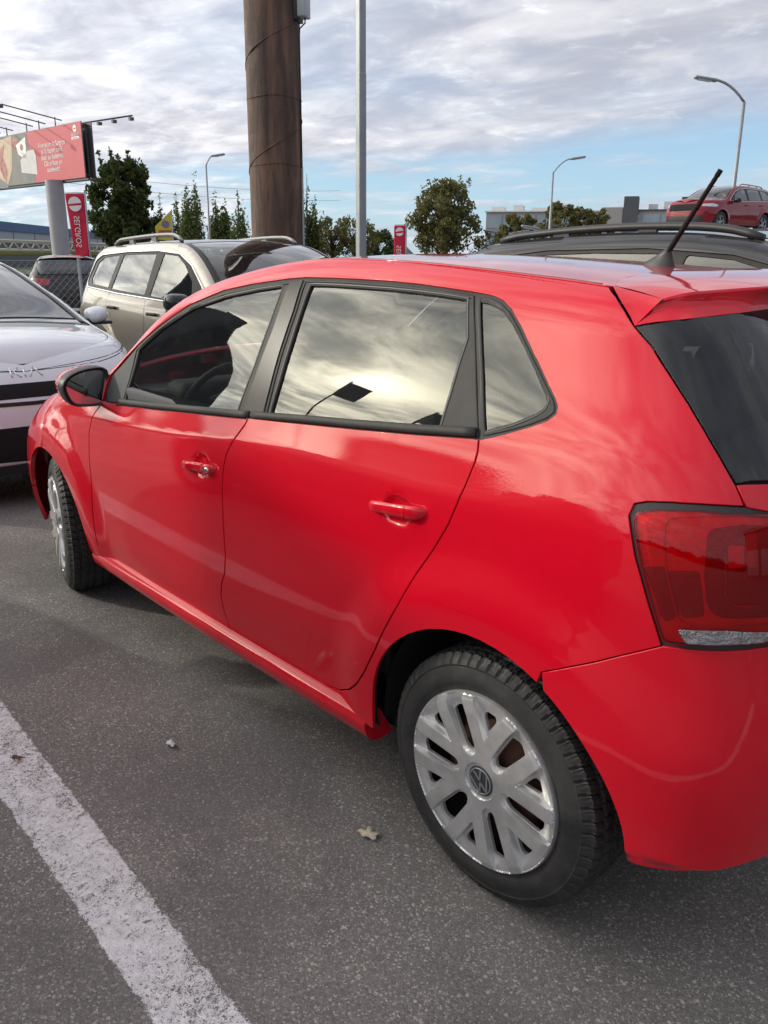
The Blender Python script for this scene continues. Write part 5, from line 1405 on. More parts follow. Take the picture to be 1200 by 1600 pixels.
# painted bay line, worn so the stones show through
m2 = bpy.data.materials.new('worn_line_paint'); m2.use_nodes = True; t = NT(m2.node_tree)
co, ca_, hgt, fin = asphalt(t)
md = t.noise(co, 26, 7, .72, .8); lg = t.noise(co, 4, 4, .6); crack = t.noise(t.vm('MULTIPLY', co, (1, .45, 1)), 34, 6, .7, 1.2)
sx = t.n('ShaderNodeSeparateXYZ', {0: co}).outputs
xl = t.n('ShaderNodeClamp', {0: sx[0], 1: -1., 2: 2.4}).outputs[0]
ed = t.m('SUBTRACT', t.m('ABSOLUTE', t.m('SUBTRACT', sx[1], t.m('SUBTRACT', 1.4715, t.m('MULTIPLY', xl, .0215)))), t.m('MULTIPLY', xl, .0095))
edge_ = t.ss(.062, .080, t.m('ADD', ed, t.m('MULTIPLY', t.m('SUBTRACT', md, .5), .016)), 0, .40)
wear = t.m('ADD', t.m('ADD', t.m('MULTIPLY', fin, .50), t.m('MULTIPLY', md, .50)), t.m('ADD', edge_, t.m('MULTIPLY', t.m('SUBTRACT', lg, .5), .20)))
chipn = t.noise(co, 120, 4, .75, .3)
k_ = t.m('MAXIMUM', t.ss(.545, .60, wear), t.m('MAXIMUM', t.ss(.585, .64, crack, 0, .9), t.ss(.57, .63, t.m('ADD', chipn, t.m('MULTIPLY', t.m('SUBTRACT', lg, .5), .25)))))
pnt = t.mix(t.ss(.3, .7, t.noise(co, 40, 6, .7)), (.62, .60, .61), (.82, .80, .82))
cc = t.mix(k_, pnt, ca_)
hh = t.m('ADD', hgt, t.m('MULTIPLY', t.m('SUBTRACT', 1, k_), .0010))
asph_out(t, cc, .78, t.n('ShaderNodeBump', {'Height': hh, 'Strength': .8, 'Distance': 1.0}).outputs[0])
g = Geo(); P_ = []
rnd = random.Random(4)
for y, s in ((1.380, 1), (1.546, -1)):
    xs = np.arange(-3.2, 4.61, .012) if s > 0 else np.arange(4.6, -3.21, -.012)
    for x in xs: P_.append((x, y+rnd.uniform(-.0022, .0022)+.002*math.sin(x*9)-.012*x*0))
xs = np.arange(-3.2, 4.61, .012); V_ = []
for x in xs:
    j0, j1 = rnd.uniform(-.002, .002), rnd.uniform(-.002, .002)
    V_ += [(x, 1.270+j0, .0003), (x, 1.300+j0, .004), (x, 1.572+j1, .004), (x, 1.600+j1, .0003)]
F_ = [(i*4+k, i*4+k+1, i*4+k+5, i*4+k+4) for i in range(len(xs)-1) for k in range(3)]
g.add(V_, F_, True); tag(g.build('bay_line', m2), kind='structure')
g = Geo(); g.quad((-3.2, -4.02, .004), (4.6, -4.02, .004), (4.6, -3.87, .004), (-3.2, -3.87, .004)); tag(g.build('bay_line', m2), kind='structure')
gm = mat('verge_grass', (.06, .075, .03), .95, bump=(8, .6, .05), var=(1.2, .6, (.12, .11, .05)))
g = Geo(); g.quad((56, -400, .004), (600, -400, .004), (600, 300, .004), (56, 300, .004)); tag(g.build('grass_verge', gm), kind='structure')

# leaf, litter and weeds
lm = mat('dry_leaf', (.62, .55, .42), .8, var=(60, .7, (.40, .31, .20)))
def leaf(name, label, loc, L_, W_, m_, rz, seed):
    r_ = random.Random(seed); V_ = []; F_ = []; n = 22
    V_.append((0, 0, .008))
    for i in range(n):
        a = 2*math.pi*i/n; k = 1+.28*math.sin(a*5+seed)+r_.uniform(-.12, .12)
        V_.append((L_/2*math.cos(a)*k, W_/2*math.sin(a)*k, .004+.012*abs(math.sin(a*1.5))*r_.uniform(.3, 1)))
    for i in range(n): F_.append((0, 1+i, 1+(i+1) % n))
    o = raw(name, V_, F_, m_, None, True, loc=loc); o.rotation_euler = (0, 0, rz)
    so = o.modifiers.new('thick', 'SOLIDIFY'); so.thickness = .0012
    tag(o, label, 'leaf' if 'leaf' in name else 'litter')
leaf('dry_leaf', 'pale crumpled dry leaf lying on the asphalt in front of the rear wheel', (.307, .872, .002), .052, .034, lm, .6, 3)
leaf('paper_scrap', 'small white scrap of litter on the asphalt beside the doors', (1.01, 1.055, .002), .042, .022, mat('paper', (.62, .62, .60), .7), .2, 8)
leaf('dry_leaf', 'tiny brown dry leaf on the white bay line at the left edge', (1.23, 1.43, .006), .035, .012, mat('brown_leaf', (.16, .08, .04), .8), .9, 5)
r_ = random.Random(2); g = Geo()
for i in range(260):
    x, y = r_.gauss(4.18, .10), r_.uniform(-.4, .75); a = r_.uniform(0, 6.28); L_ = r_.uniform(.03, .14); h = r_.uniform(.01, .07)
    g.tube([(x, y, .003), (x+math.cos(a)*L_*.5, y+math.sin(a)*L_*.5, h), (x+math.cos(a)*L_, y+math.sin(a)*L_, h*r_.uniform(0, .9))], .0022, 3, cap=False)
for i in range(50):
    x, y = r_.gauss(4.1, .06), r_.uniform(.1, .45); g.tube([(x, y, 0), (x+r_.uniform(-.04, .04), y+r_.uniform(-.04, .04), .10), (x+r_.uniform(-.1, .1), y+r_.uniform(-.1, .1), r_.uniform(.14, .24))], .0016, 3, cap=False)
tag(g.build('dry_weeds', mat('dry_weed', (.14, .115, .075), .95)), kind='stuff')

# ---------------------------------------------------------------- steel column
m = bpy.data.materials.new('rusty_steel'); m.use_nodes = True; t = NT(m.node_tree)
co = t.n('ShaderNodeTexCoord').outputs['Object']
st = t.vm('MULTIPLY', co, (3, 3, .45))
n1 = t.noise(st, 2.2, 8, .65, .6); n2 = t.noise(co, 7, 7, .7); n3 = t.noise(t.vm('MULTIPLY', co, (14, 14, .8)), 1.4, 5, .6)
c_ = t.ramp(n1, [(.30, (.040, .028, .025)), (.46, (.085, .052, .040)), (.58, (.145, .080, .055)), (.75, (.22, .135, .095))])
c_ = t.mix(t.ss(.45, .75, n2, 0, .5), c_, (.13, .11, .10)); c_ = t.mix(t.ss(.55, .8, n3, 0, .7), c_, (.035, .026, .026))
asph_out(t, c_, t.ss(.3, .7, n2, .6, .85), t.n('ShaderNodeBump', {'Height': n2, 'Strength': .4, 'Distance': .01}).outputs[0])
RUST = m
col = empty('steel_column', (9.22, -5.09, 0)); tag(col, 'tall thick rust-brown steel column with spiral weld seams rising behind the champagne-grey SUV', 'column')
def colmod(i, a, r_, h): return r_*(1+.004*math.sin(3*a+h*1.3)+.003*math.sin(7*a-h*2)), h
g = Geo(); g.lathe([(.372-.0012*h, h) for h in np.arange(0, 14.01, .12)], 64, 'Z', mod=colmod); g.build('shaft', RUST, col)
for ph, hand in ((1.2, 1),):
    P_ = []
    for i in range(700):
        h = i*14/699; a = ph+hand*h*4.83+.05*math.sin(h*3); rr = .372-.0012*h
        P_.append(((rr+.003)*math.cos(a), (rr+.003)*math.sin(a), h))
    g = Geo(); g.tube(P_, [.0075+.004*math.sin(i*.9)*math.sin(i*.37) for i in range(700)], 6); g.build('weld_seam', RUST, col)
for h in (2.62, 3.46):
    g = Geo(); g.tube([(.372*math.cos(a), .372*math.sin(a), h+.012*math.sin(3*a)) for a in np.linspace(0, 2*math.pi, 50, endpoint=False)], .0045, 6, closed=True); g.build('weld_seam', RUST, col)
# conduit and box on the right-hand side, facing the lot
va = math.atan2(2.04+5.09, -1.05-9.22); ca = va+R(66)
cx, cy = .385*math.cos(ca), .385*math.sin(ca)
g = Geo(); g.tube([(cx, cy, 0), (cx, cy, 2.60)], .017, 8); g.build('cable_duct', MT['steel'], col)
g = Geo(); g.tube([(cx*.99, cy*.99, 2.55), (cx*.99, cy*.99, 2.8)], .012, 6); g.build('cable', MT['plastic'], col)
g = Geo(); g.tube([(cx, cy, 2.75), (cx, cy, 4.2), (cx*1.02, cy*1.02, 4.30), (cx*1.22, cy*1.22, 4.36), (cx*1.22, cy*1.22, 4.42)], .010, 6); g.build('cable', MT['dark_metal'], col)
g = Geo(); g.rbox((cx*1.16, cy*1.16, 4.55), (.13, .20, .26), .012, rz=ca); g.build('junction_box', mat('box_grey', (.38, .40, .43), .5), col)
g = Geo(); g.rbox((cx*.96, cy*.96, 4.55), (.06, .24, .34), .01, rz=ca); g.build('box_bracket', MT['dark_metal'], col)

# ---------------------------------------------------------------- poles and street lamps
pl = empty('lamp_post', (7.36, -5.06, 0)); tag(pl, 'plain grey square steel pole right of the rusty column, rising out of the frame', 'pole')
pa = math.atan2(2.04+5.06, -1.05-7.36)
g = Geo(); ax = Matrix.Rotation(pa+R(33), 3, 'Z')
V_ = []; F_ = []
for h, w_ in ((0, .053), (2.55, .051), (3.52, .050), (3.53, .047), (6.2, .045), (6.21, .042), (9.0, .040)):
    for sx_, sy_ in ((-1, -.8), (-.8, -1), (.8, -1), (1, -.8), (1, .8), (.8, 1), (-.8, 1), (-1, .8)):
        p = ax @ Vector((sx_*w_, sy_*w_, 0)); V_.append((p.x, p.y, h))
for i in range(6):
    for k in range(8): F_.append((i*8+k, i*8+(k+1) % 8, (i+1)*8+(k+1) % 8, (i+1)*8+k))
g.add(V_, F_); g.build('pole', MT['steel'], pl)
g = Geo(); g.box((0, 0, .01), (.3, .3, .02)); g.build('base_plate', MT['steel'], pl)
g = Geo(); g.rbox((.5, 0, 9.05), (1.1, .22, .08), .03); g.build('lamp_head', MT['steel'], pl)
def street_lamp(label, base, h, arm, rot, heads=1, r0=.09, rise=.5, grp='street lamps beyond the car park'):
    o = empty('street_lamp', (base[0], base[1], 0), rot); tag(o, label, 'street lamp', grp)
    g = Geo(); g.tube([(0, 0, 0), (0, 0, h*.35), (0, 0, h)], [r0, r0*.8, r0*.55], 8); g.build('pole', MT['steel'], o)
    for k in range(heads):
        s = 1 if k == 0 else -1
        P_ = [(0, 0, h)]+[(s*arm*(i/6), 0, h+rise*(1-(1-i/6)**2)*.9+(.06*i/6)) for i in range(1, 7)]
        g = Geo(); g.tube([Vector(p) for p in P_], r0*.42, 6); g.build('arm', MT['steel'], o)
        x, z = s*(arm+.30), h+rise*.9+.09; g = Geo(); g.rbox((x, 0, z), (.85, .26, .11), .05, ax=Matrix.Rotation(-s*R(8), 3, 'Y')); g.build('lamp_head', MT['steel'], o)
        g = Geo(); g.rbox((x+s*.05, 0, z-.045), (.5, .2, .05), .02, ax=Matrix.Rotation(-s*R(8), 3, 'Y')); g.build('lamp_glass', MT['headlamp'], o)
    return o
imr = math.atan2(-.745, -.667)   # image right in world
street_lamp('street lamp between the yellow flag and the rusty column, head to the right', (46.4, -25.8), 6.7, .45, imr, rise=.55)
street_lamp('street lamp right of the leafy tree with its arm rising to the right', (29.47, -37.6), 6.0, 1.0, imr, rise=.75)
street_lamp('tallest street lamp, at the right edge behind the claret SUV, its arm to the left', (15.2, -30.1), 7.0, 1.2, imr+math.pi, rise=.75, r0=.11)
street_lamp('low double-headed street lamp far off over the roof of the dark grey car', (37.8, -43.7), 2.75, .85, imr, 2, r0=.06, rise=.45)
street_lamp('short street lamp just right of the double-headed one, head to the left', (23.4, -29.6), 2.35, .5, imr+math.pi, r0=.05, rise=.40)

# ---------------------------------------------------------------- billboard
bbm = mat('billboard_red', (.50, .060, .085), .55); bbg = mat('billboard_grey_print', (.13, .135, .13), .55, var=(1.1, .6, (.20, .20, .18)))
wh_ = mat('printed_white', (.78, .78, .76), .5); bb = empty('billboard', (42.75, -15.05, 0))
tag(bb, 'large red and grey billboard on a thick grey pole with lamps on arms above it', 'billboard')
A_ = Vector((40.32-42.75, -15.65+15.05, 0)); dU = Vector((8.88, .89, 0)).normalized(); nU = Vector((-dU.y, dU.x, 0))   # right end, leftwards, towards the camera side
if nU.dot(Vector((-1.05-42.75, 2.04+15.05, 0))) < 0: nU = -nU
def bp_(u, z, h=0.): return tuple(A_+dU*u+nU*h+Vector((0, 0, z)))
Z0, Z1, UL = 5.02, 7.50, 11.6
g = Geo(); g.prism([(0, Z0), (UL, Z0), (UL, Z1), (0, Z1)], -.04, 0, bp_); g.build('panel', mat('panel_edge', (.12, .12, .12), .6), bb)
g = Geo(); g.prism([(.02, Z0+.02), (5.05, Z0+.02), (5.62, Z1-.02), (.02, Z1-.02)], .004, .008, bp_); g.build('red_field', bbm, bb)
g = Geo(); g.prism([(5.07, Z0+.02), (UL-.02, Z0+.02), (UL-.02, Z1-.02), (5.64, Z1-.02)], .004, .008, bp_); g.build('grey_field', bbg, bb)
tanm = mat('bread_tan', (.50, .36, .24), .6, var=(2.5, .6, (.62, .52, .42))); rdm = mat('salami', (.30, .08, .07), .6, var=(5, .7, (.55, .30, .25)))
g = Geo(); g.prism([(7.3, 7.45), (10.8, 7.2), (9.6, 5.6), (8.3, 5.1), (7.6, 5.9)], .01, .014, bp_); g.build('picture', tanm, bb)
g = Geo(); g.prism([(8.2, 7.1), (9.6, 6.6), (9.0, 5.8), (8.5, 5.2), (8.2, 5.8), (8.6, 6.5)], .016, .02, bp_); g.build('picture', rdm, bb)
g = Geo(); g.prism([(7.0+.42*math.cos(a), 7.05+.30*math.sin(a)) for a in np.linspace(0, 2*math.pi, 14, endpoint=False)], .01, .014, bp_); g.build('picture', rdm, bb)
g = Geo(); g.prism([(5.75, 7.28), (6.9, 6.95), (6.7, 6.50), (6.15, 6.28), (5.78, 6.6)], .016, .02, bp_); g.build('picture', wh_, bb)
g = Geo(); g.prism([(6.25+.17*math.cos(a), 6.82+.16*math.sin(a)) for a in np.linspace(0, 2*math.pi, 14, endpoint=False)], .022, .026, bp_); g.build('picture', rdm, bb)
g = Geo(); g.prism([(4.78, 6.35), (4.95, 6.62), (5.7, 6.60), (6.55, 6.20), (6.55, 5.60), (4.80, 5.42)], .016, .02, bp_); g.build('picture', mat('card_white', (.55, .55, .54), .5, var=(3, .5, (.42, .40, .38))), bb)
def on_board(u, z, h=.03):
    X_ = -dU; Y_ = Vector((0, 0, 1)); M4 = Matrix((X_, Y_, X_.cross(Y_))).transposed().to_4x4(); M4.translation = Vector(bp_(u, z, h)); return M4
for i, (tx, u, sz) in enumerate((('Vino acum la Selgros', 3.05, .27), ('și îți facem card,', 3.05, .27), ('doar cu buletinul.', 3.05, .27), ('Cât ai face un', 3.05, .27), ('sandwich!', 3.05, .27))):
    letters(tx, .335, wh_, 'lettering', bb, on_board(u, 6.63-i*.292, .016), .003)
g = Geo(); g.prism([(.62+.17*math.cos(a), 7.22+.17*math.sin(a)) for a in np.linspace(0, 2*math.pi, 20, endpoint=False)], .012, .016, bp_); g.build('logo_disc', wh_, bb)
g = Geo(); g.prism([(.50, 7.20), (.74, 7.20), (.74, 7.25), (.50, 7.25)], .018, .022, bp_); g.build('logo_band', bbm, bb)
letters('SELGROS', .16, wh_, 'lettering', bb, on_board(.62, 6.92, .016), .003, fit=.72)
g = Geo(); g.prism([(.26, 6.76), (.98, 6.76), (.98, 6.87), (.26, 6.87)], .012, .016, bp_); g.build('logo_plate', wh_, bb)
letters('Cash&Carry', .08, bbm, 'lettering', bb, on_board(.62, 6.785, .019), .002, fit=.6)
# frame behind, second face, catwalk
g = Geo(); fr = mat('billboard_frame', (.10, .10, .11), .6, metal=.4)
for u in np.arange(.25, UL, 1.4): g.box(bp_(u, (Z0+Z1)/2, -.35), (.08, .08, Z1-Z0-.1))
for z in (Z0+.1, Z1-.1): g.tube([bp_(.1, z, -.3), bp_(UL-.1, z, -.3)], .05, 4)
for u in (.25, UL*.5, UL-.3):
    for z in (Z0+.15, Z1-.15): g.tube([bp_(u, z, -.04), bp_(u, z, -.42)], .05, 4)
g.build('frame', fr, bb)
g = Geo(); g.prism([(-.18, Z0+.03), (UL*.8, Z0+.03), (UL*.8, Z1-.03), (-.18, Z1-.03)], -.46, -.42, lambda u, v, h: bp_(u, v, h)); g.build('rear_panel', fr, bb)
g = Geo(); g.prism([(-.1, Z0-.1), (UL*.9, Z0-.1), (UL*.9, Z0-.02), (-.1, Z0-.02)], -.42, -.05, bp_); g.build('catwalk', fr, bb)
g = Geo(); g.lathe([(.44, 0), (.44, 3.4), (.43, 5.0)], 32, 'Z'); pp = g.build('pole', mat('painted_grey_pole', (.30, .30, .32), .55, var=(1.5, .4, (.22, .21, .21))), bb)
for u in (2.55, 4.25, 5.6, 7.9, 9.4):
    g = Geo(); g.tube([bp_(u, Z1-.1, -.05), bp_(u, Z1+.42, -.05)], .03, 6); g.tube([bp_(u, Z1+.30, -.4), bp_(u+.5, Z1+.75, 2.3)], .03, 6); g.build('lamp_arm', fr, bb)
    g = Geo(); g.rbox(bp_(u+.5, Z1+.66, 2.35), (.22, .22, .16), .03); g.build('floodlight', fr, bb)
g = Geo(); g.tube([bp_(3.2, Z1+.1, -.6), bp_(-.3, Z1+.50, -2.6)], .04, 6)
for f_ in (.55, .75, .98):
    p0, p1 = Vector(bp_(3.2, Z1+.1, -.6)), Vector(bp_(-.3, Z1+.50, -2.6)); q_ = p0*(1-f_)+p1*f_; g.box(q_-Vector((0, 0, .14)), (.2, .2, .14))
g.build('lamp_arm', fr, bb)

# ---------------------------------------------------------------- flags and banners
fred = mat('red_banner_cloth', (.50, .012, .045), .8, bump=(6, .4, .02)); fwht = mat('banner_white', (.70, .66, .66), .8)
def banner(name, label, base, h0, h1, w_, side, txt, mirror_=False, pole_r=.035, cloth=fred, lean=0.):
    o = empty(name, (base[0], base[1], 0)); tag(o, label, 'flag')
    v_ = Vector((math.cos(imr), math.sin(imr), 0)); nrm = Vector((-v_.y, v_.x, 0))
    if nrm.dot(Vector((-1.05-base[0], 2.04-base[1], 0))) < 0: nrm = -nrm
    g = Geo(); g.tube([(0, 0, 0), (0, 0, h1+.12)], pole_r, 8); g.build('pole', MT['steel'], o)
    g = Geo(); g.tube([(0, 0, h1+.02), tuple(v_*(side*w_)+Vector((0, 0, h1+.03)))], .015, 6); g.build('crossbar', MT['steel'], o)
    V_ = []; F_ = []; nu, nv = 10, 22
    def P(u, v, hh=0.): 
        k = (1-v)
        ww = w_*(1-.28*k**1.2) if lean else w_
        x0 = lean*k*0
        off = nrm*(.03*math.sin(u*5+v*7)*k+hh)
        return v_*(side*(u*ww+.03+x0))+off+Vector((0, 0, h0+(h1-h0)*v-.05*u*k))
    for j in range(nv+1):
        for i in range(nu+1): V_.append(P(i/nu, j/nv))
    for j in range(nv):
        for i in range(nu): F_.append((j*(nu+1)+i, j*(nu+1)+i+1, (j+1)*(nu+1)+i+1, (j+1)*(nu+1)+i))
    g = Geo(); g.add(V_, F_, True); c_ = g.build('cloth', cloth, o); so = c_.modifiers.new('t', 'SOLIDIFY'); so.thickness = .004; so.offset = -1
    hh = .012+.03
    cu, cv = .52, 1-.17*(w_/.72)*(2.2/(h1-h0))
    g = Geo(); ring = [P(cu+.36*math.cos(a), cv+.36*w_/(h1-h0)*math.sin(a), hh) for a in np.linspace(0, 2*math.pi, 26, endpoint=False)]
    g.add(ring, [tuple(range(26))]); g.build('emblem', fwht, o)
    g = Geo(); g.add([P(cu-.36, cv+.02, hh+.006), P(cu+.36, cv-.00, hh+.006), P(cu+.34, cv-.030, hh+.006), P(cu-.34, cv-.018, hh+.006)], [(0, 1, 2, 3)]); g.build('emblem_band', cloth, o)
    if txt:
        X_ = Vector((0, 0, -1)); Y_ = (v_ if True else -v_)
        M3 = Matrix((X_, Y_ if not mirror_ else -Y_*-1, nrm)).transposed()
        s_ = -1 if mirror_ else 1
        M4 = Matrix(((0, s_*1*v_.x*1, nrm.x, 0), (0, s_*v_.y, nrm.y, 0), (-1, 0, 0, 0), (0, 0, 0, 1)))
        ctr = P(.55 if lean else .55, .40, hh+.01); M4.translation = ctr-v_*(.09*s_)
        letters(txt, .30, fwht, 'lettering', o, M4, .002, fit=(h1-h0)*.50)
    return o
banner('banner_flag', 'red hanging banner with white emblem beside the billboard pole, lettering reversed from behind', (31.17, -11.64), 1.42, 3.66, .72, -1, 'SELGROS', True, lean=.1)
banner('banner_flag', 'small red upright banner with white emblem seen just above the red roof', (28.14, -25.31), .4, 2.86, .52, -1, 'SELGROS', True)
yf = empty('yellow_flag', (25.42, -12.10, 0)); tag(yf, 'yellow triangular advertising flag with a round emblem behind the champagne-grey SUV', 'flag')
v_ = Vector((math.cos(imr), math.sin(imr), 0))
g = Geo(); g.tube([(0, 0, 0), (0, 0, 2.92)], .02, 6); g.build('pole', MT['steel'], yf)
ym = mat('yellow_cloth', (.45, .38, .05), .8); V_ = []; F_ = []
tri = [(0, 2.90), (0, 1.9), (-.56, 1.98), (-.58, 2.38)]
g = Geo(); g.prism(tri, -.004, .004, lambda u, v, h: tuple(v_*u+Vector((-v_.y, v_.x, 0))*h+Vector((0, 0, v)))); g.build('cloth', ym, yf)
g = Geo(); nrm = Vector((-v_.y, v_.x, 0)); nrm = nrm if nrm.dot(Vector((-26, 14, 0))) > 0 else -nrm
g.add([v_*(-.23+.13*math.cos(a))+nrm*.012+Vector((0, 0, 2.45+.12*math.sin(a))) for a in np.linspace(0, 2*math.pi, 16, endpoint=False)], [tuple(range(16))]); g.build('emblem', mat('emblem_violet', (.16, .12, .22), .7), yf)
g = Geo()
for i in range(5): g.box(v_*(-.08-.09*i)+nrm*.012+Vector((0, 0, 2.22)), (.05, .05, .09))
g.build('lettering', mat('emblem_red', (.35, .06, .03), .7), yf)

# ---------------------------------------------------------------- buildings
def wallbox(g, p0, p1, z0, z1, dep=0., off=0.):
    p0, p1 = Vector((*p0, 0)), Vector((*p1, 0)); d = (p1-p0).normalized(); n = Vector((-d.y, d.x, 0))
    if n.dot(Vector((-1.05, 2.04, 0))-p0) < 0: n = -n
    a, b_ = p0+n*off, p1+n*off; c, e = b_-n*dep, a-n*dep
    V_ = [(*q.xy, z) for z in (z0, z1) for q in (a, b_, c, e)]
    g.add(V_, [(0, 1, 5, 4), (1, 2, 6, 5), (2, 3, 7, 6), (3, 0, 4, 7), (4, 5, 6, 7), (3, 2, 1, 0)])
    return d, n
blue = mat('fascia_blue', (.02, .07, .22), .5); pale_ = mat('cladding_pale', (.34, .36, .40), .6); dk = mat('shopfront_dark', (.05, .055, .06), .5)
PA, PB = (97.5, -22.5), (176, -84)
st_ = empty('store_building', (120, -40, 0)); st_b = Vector((-120, 40, 0))
def shop(nm, z0, z1, dep, off, m_, q0=0., q1=1.):
    a = (PA[0]*(1-q0)+PB[0]*q0-120, PA[1]*(1-q0)+PB[1]*q0+40); b_ = (PA[0]*(1-q1)+PB[0]*q1-120, PA[1]*(1-q1)+PB[1]*q1+40)
    g = Geo(); p0, p1 = Vector((*a, 0)), Vector((*b_, 0)); d = (p1-p0).normalized(); n = Vector((-d.y, d.x, 0)); n = n if n.dot(st_b) > 0 else -n
    V_ = []
    for z in (z0, z1):
        for q in (p0+n*off, p1+n*off, p1+n*(off-dep), p0+n*(off-dep)): V_.append((q.x, q.y, z))
    g.add(V_, [(0, 1, 5, 4), (1, 2, 6, 5), (2, 3, 7, 6), (3, 0, 4, 7), (4, 5, 6, 7), (3, 2, 1, 0)]); return g.build(nm, m_, st_)
shop('wall', 0, 3.0, 30, 0, dk); shop('cladding', 3.0, 4.45, 30.2, .1, pale_); shop('blue_fascia', 4.45, 5.55, 30.4, .3, blue)
shop('roof_plant', 5.55, 6.7, 4, -4, pale_, .02, .17); shop('roof_plant', 5.55, 6.2, 3, -4, mat('plant_grey', (.2, .21, .22), .6), .20, .30)
for i in range(12): shop('cladding_joint', 3.0, 4.45, .05, .14, dk, i*.083, i*.083+.0012)
tag(st_, 'long low store with a dark blue fascia and pale cladding behind the billboard pole', 'building')
cn = empty('trolley_shelter', (52, -16, 0)); tag(cn, 'low lattice-roofed shelter in front of the store, left of the red banner', 'shelter')
g = Geo(); yl = mat('shelter_cream', (.50, .48, .38), .7)
p0, p1 = Vector((-5.5, 5.5, 0)), Vector((7, -9, 0)); d = (p1-p0); N_ = 16
for i in range(N_):
    a, b_ = p0+d*(i/N_), p0+d*((i+.5)/N_); c = p0+d*((i+1)/N_)
    q = Geo(); q.tube([a+Vector((0, 0, 1.75)), b_+Vector((0, 0, 2.2))], .06, 4); q.tube([b_+Vector((0, 0, 2.2)), c+Vector((0, 0, 1.75))], .06, 4); q.build('lattice', yl, cn)
g.tube([p0+Vector((0, 0, 1.72)), p1+Vector((0, 0, 1.72))], .09, 4); g.tube([p0+Vector((0, 0, 2.24)), p1+Vector((0, 0, 2.24))], .07, 4); g.build('beam', yl, cn)
g = Geo(); g.tube([p0+Vector((0, 0, 1.5)), p1+Vector((0, 0, 1.5))], .12, 4); g.build('eave', mat('shelter_olive', (.16, .16, .05), .7), cn)
for i in range(5): g = Geo(); q = p0+d*(i/4); g.tube([q, q+Vector((0, 0, 1.7))], .07, 6); g.build('post', MT['steel'], cn)

gb_ = mat('glazed_facade', (.22, .28, .34), .25, coat=.5, var=(.4, .5, (.32, .38, .44))); conc = mat('grey_render', (.30, .295, .29), .8); dkp = mat('dark_cladding', (.07, .075, .085), .6); wt = mat('roof_units', (.62, .62, .62), .6)
def office(label, P0, P1, H, n, extra):
    o = empty('office_building', (P0[0], P0[1], 0)); tag(o, label, 'building')
    a = Vector((0, 0, 0)); b_ = Vector((P1[0]-P0[0], P1[1]-P0[1], 0)); d = b_.normalized(); L_ = b_.length; nn = Vector((-d.y, d.x, 0)); nn = nn if nn.dot(Vector((-P0[0], -P0[1], 0))) > 0 else -nn
    def bx(nm, u0, u1, z0, z1, off, dep, m_):
        g = Geo(); V_ = []
        for z in (z0, z1):
            for u, h in ((u0, off), (u1, off), (u1, off-dep), (u0, off-dep)): q = d*u+nn*h; V_.append((q.x, q.y, z))
        g.add(V_, [(0, 1, 5, 4), (1, 2, 6, 5), (2, 3, 7, 6), (3, 0, 4, 7), (4, 5, 6, 7), (3, 2, 1, 0)]); return g.build(nm, m_, o)
    bx('wall', 0, L_, 0, H, 0, 12, conc)
    w_ = L_/n
    for i in range(n):
        for z0, z1 in ((H-1.9, H-.35), (H-4.2, H-2.4)): 
            f_ = bx('window', i*w_+.12, (i+1)*w_-.12, z0, z1, .06, .3, gb_)
    extra(bx, L_, H)
def e1(bx, L_, H):
    bx('roof', -.2, L_+.2, H, H+.15, .2, 12.4, wt)
    for i, (u, w_, h) in enumerate(((.5, 1.6, .5), (3.2, 1.2, .7), (5.4, 2.2, .4), (8.5, 1, .8))): bx('roof_unit', u, u+w_, H+.15, H+.15+h, -1, 2, wt)
def e2(bx, L_, H):
    bx('roof', -.2, L_+.2, H, H+.12, .2, 12.4, dkp)
    bx('tower', 2.0, 3.55, 0, H+1.45, .5, 4, dkp); bx('wall_panel', -.2, 1.95, 0, H+.35, .3, 3, conc)
    for u, w_, h in ((4.6, 1.0, .6), (6.2, 1.3, .85), (8.0, 1.4, 1.3), (9.9, 1.5, 1.0)): bx('roof_unit', u, u+w_, H+.12, H+.12+h, -1, 2, wt if u < 8 else dkp)
office('pale blue glazed building behind the leafy tree, seen over the dark grey car', (72.1, -80.1), (60, -88), 7.0, 7, e1)
office('grey building with a dark stair tower and roof units, left of the claret SUV', (55.24, -80.61), (45.0, -86.8), 6.6, 6, e2)

# display ramp under the claret SUV
rp = empty('display_ramp', (14.2, -28.87, 0), 1.498); tag(rp, 'raised steel display ramp carrying the claret SUV', 'ramp')
g = Geo()
for s in (1, -1):
    g = Geo(); g.box((1.36, .82*s, 2.25), (4.6, .5, .10)); g.build('track', MT['steel'], rp)
    for x in (-.6, 1.3, 3.2):
        g = Geo(); g.box((x, .82*s, 1.10), (.14, .14, 2.2)); g.build('leg', MT['dark_metal'], rp)
for x in (-.6, 1.3, 3.2): g = Geo(); g.box((x, 0, 2.12), (.1, 1.6, .1)); g.build('crossbeam', MT['dark_metal'], rp)

# ---------------------------------------------------------------- wire fence
fc = empty('wire_fence', (9.35, 0, 0)); tag(fc, 'grey chain-link fence on thin posts between the white car and the parked cars behind', 'fence')
g = Geo(); z1 = 1.36
for y in np.arange(-6.4, 5.9, .085):
    g.tube([(0, y, .05), (0, y+1.31, z1)], .0022, 3, cap=False); g.tube([(0, y+1.31, .05), (0, y, z1)], .0022, 3, cap=False)
o_ = g.build('mesh', MT['steel'], fc, fixn=False); o_['kind'] = 'stuff'
for y in np.arange(-6.3, 7.3, 1.36): g = Geo(); g.tube([(0, y, 0), (0, y, z1+.03)], .022, 8); g.build('post', MT['steel'], fc)
for z in (z1, .1): g = Geo(); g.tube([(0, -6.4, z), (0, 7.3, z)], .007, 6); g.build('rail_wire', MT['steel'], fc)

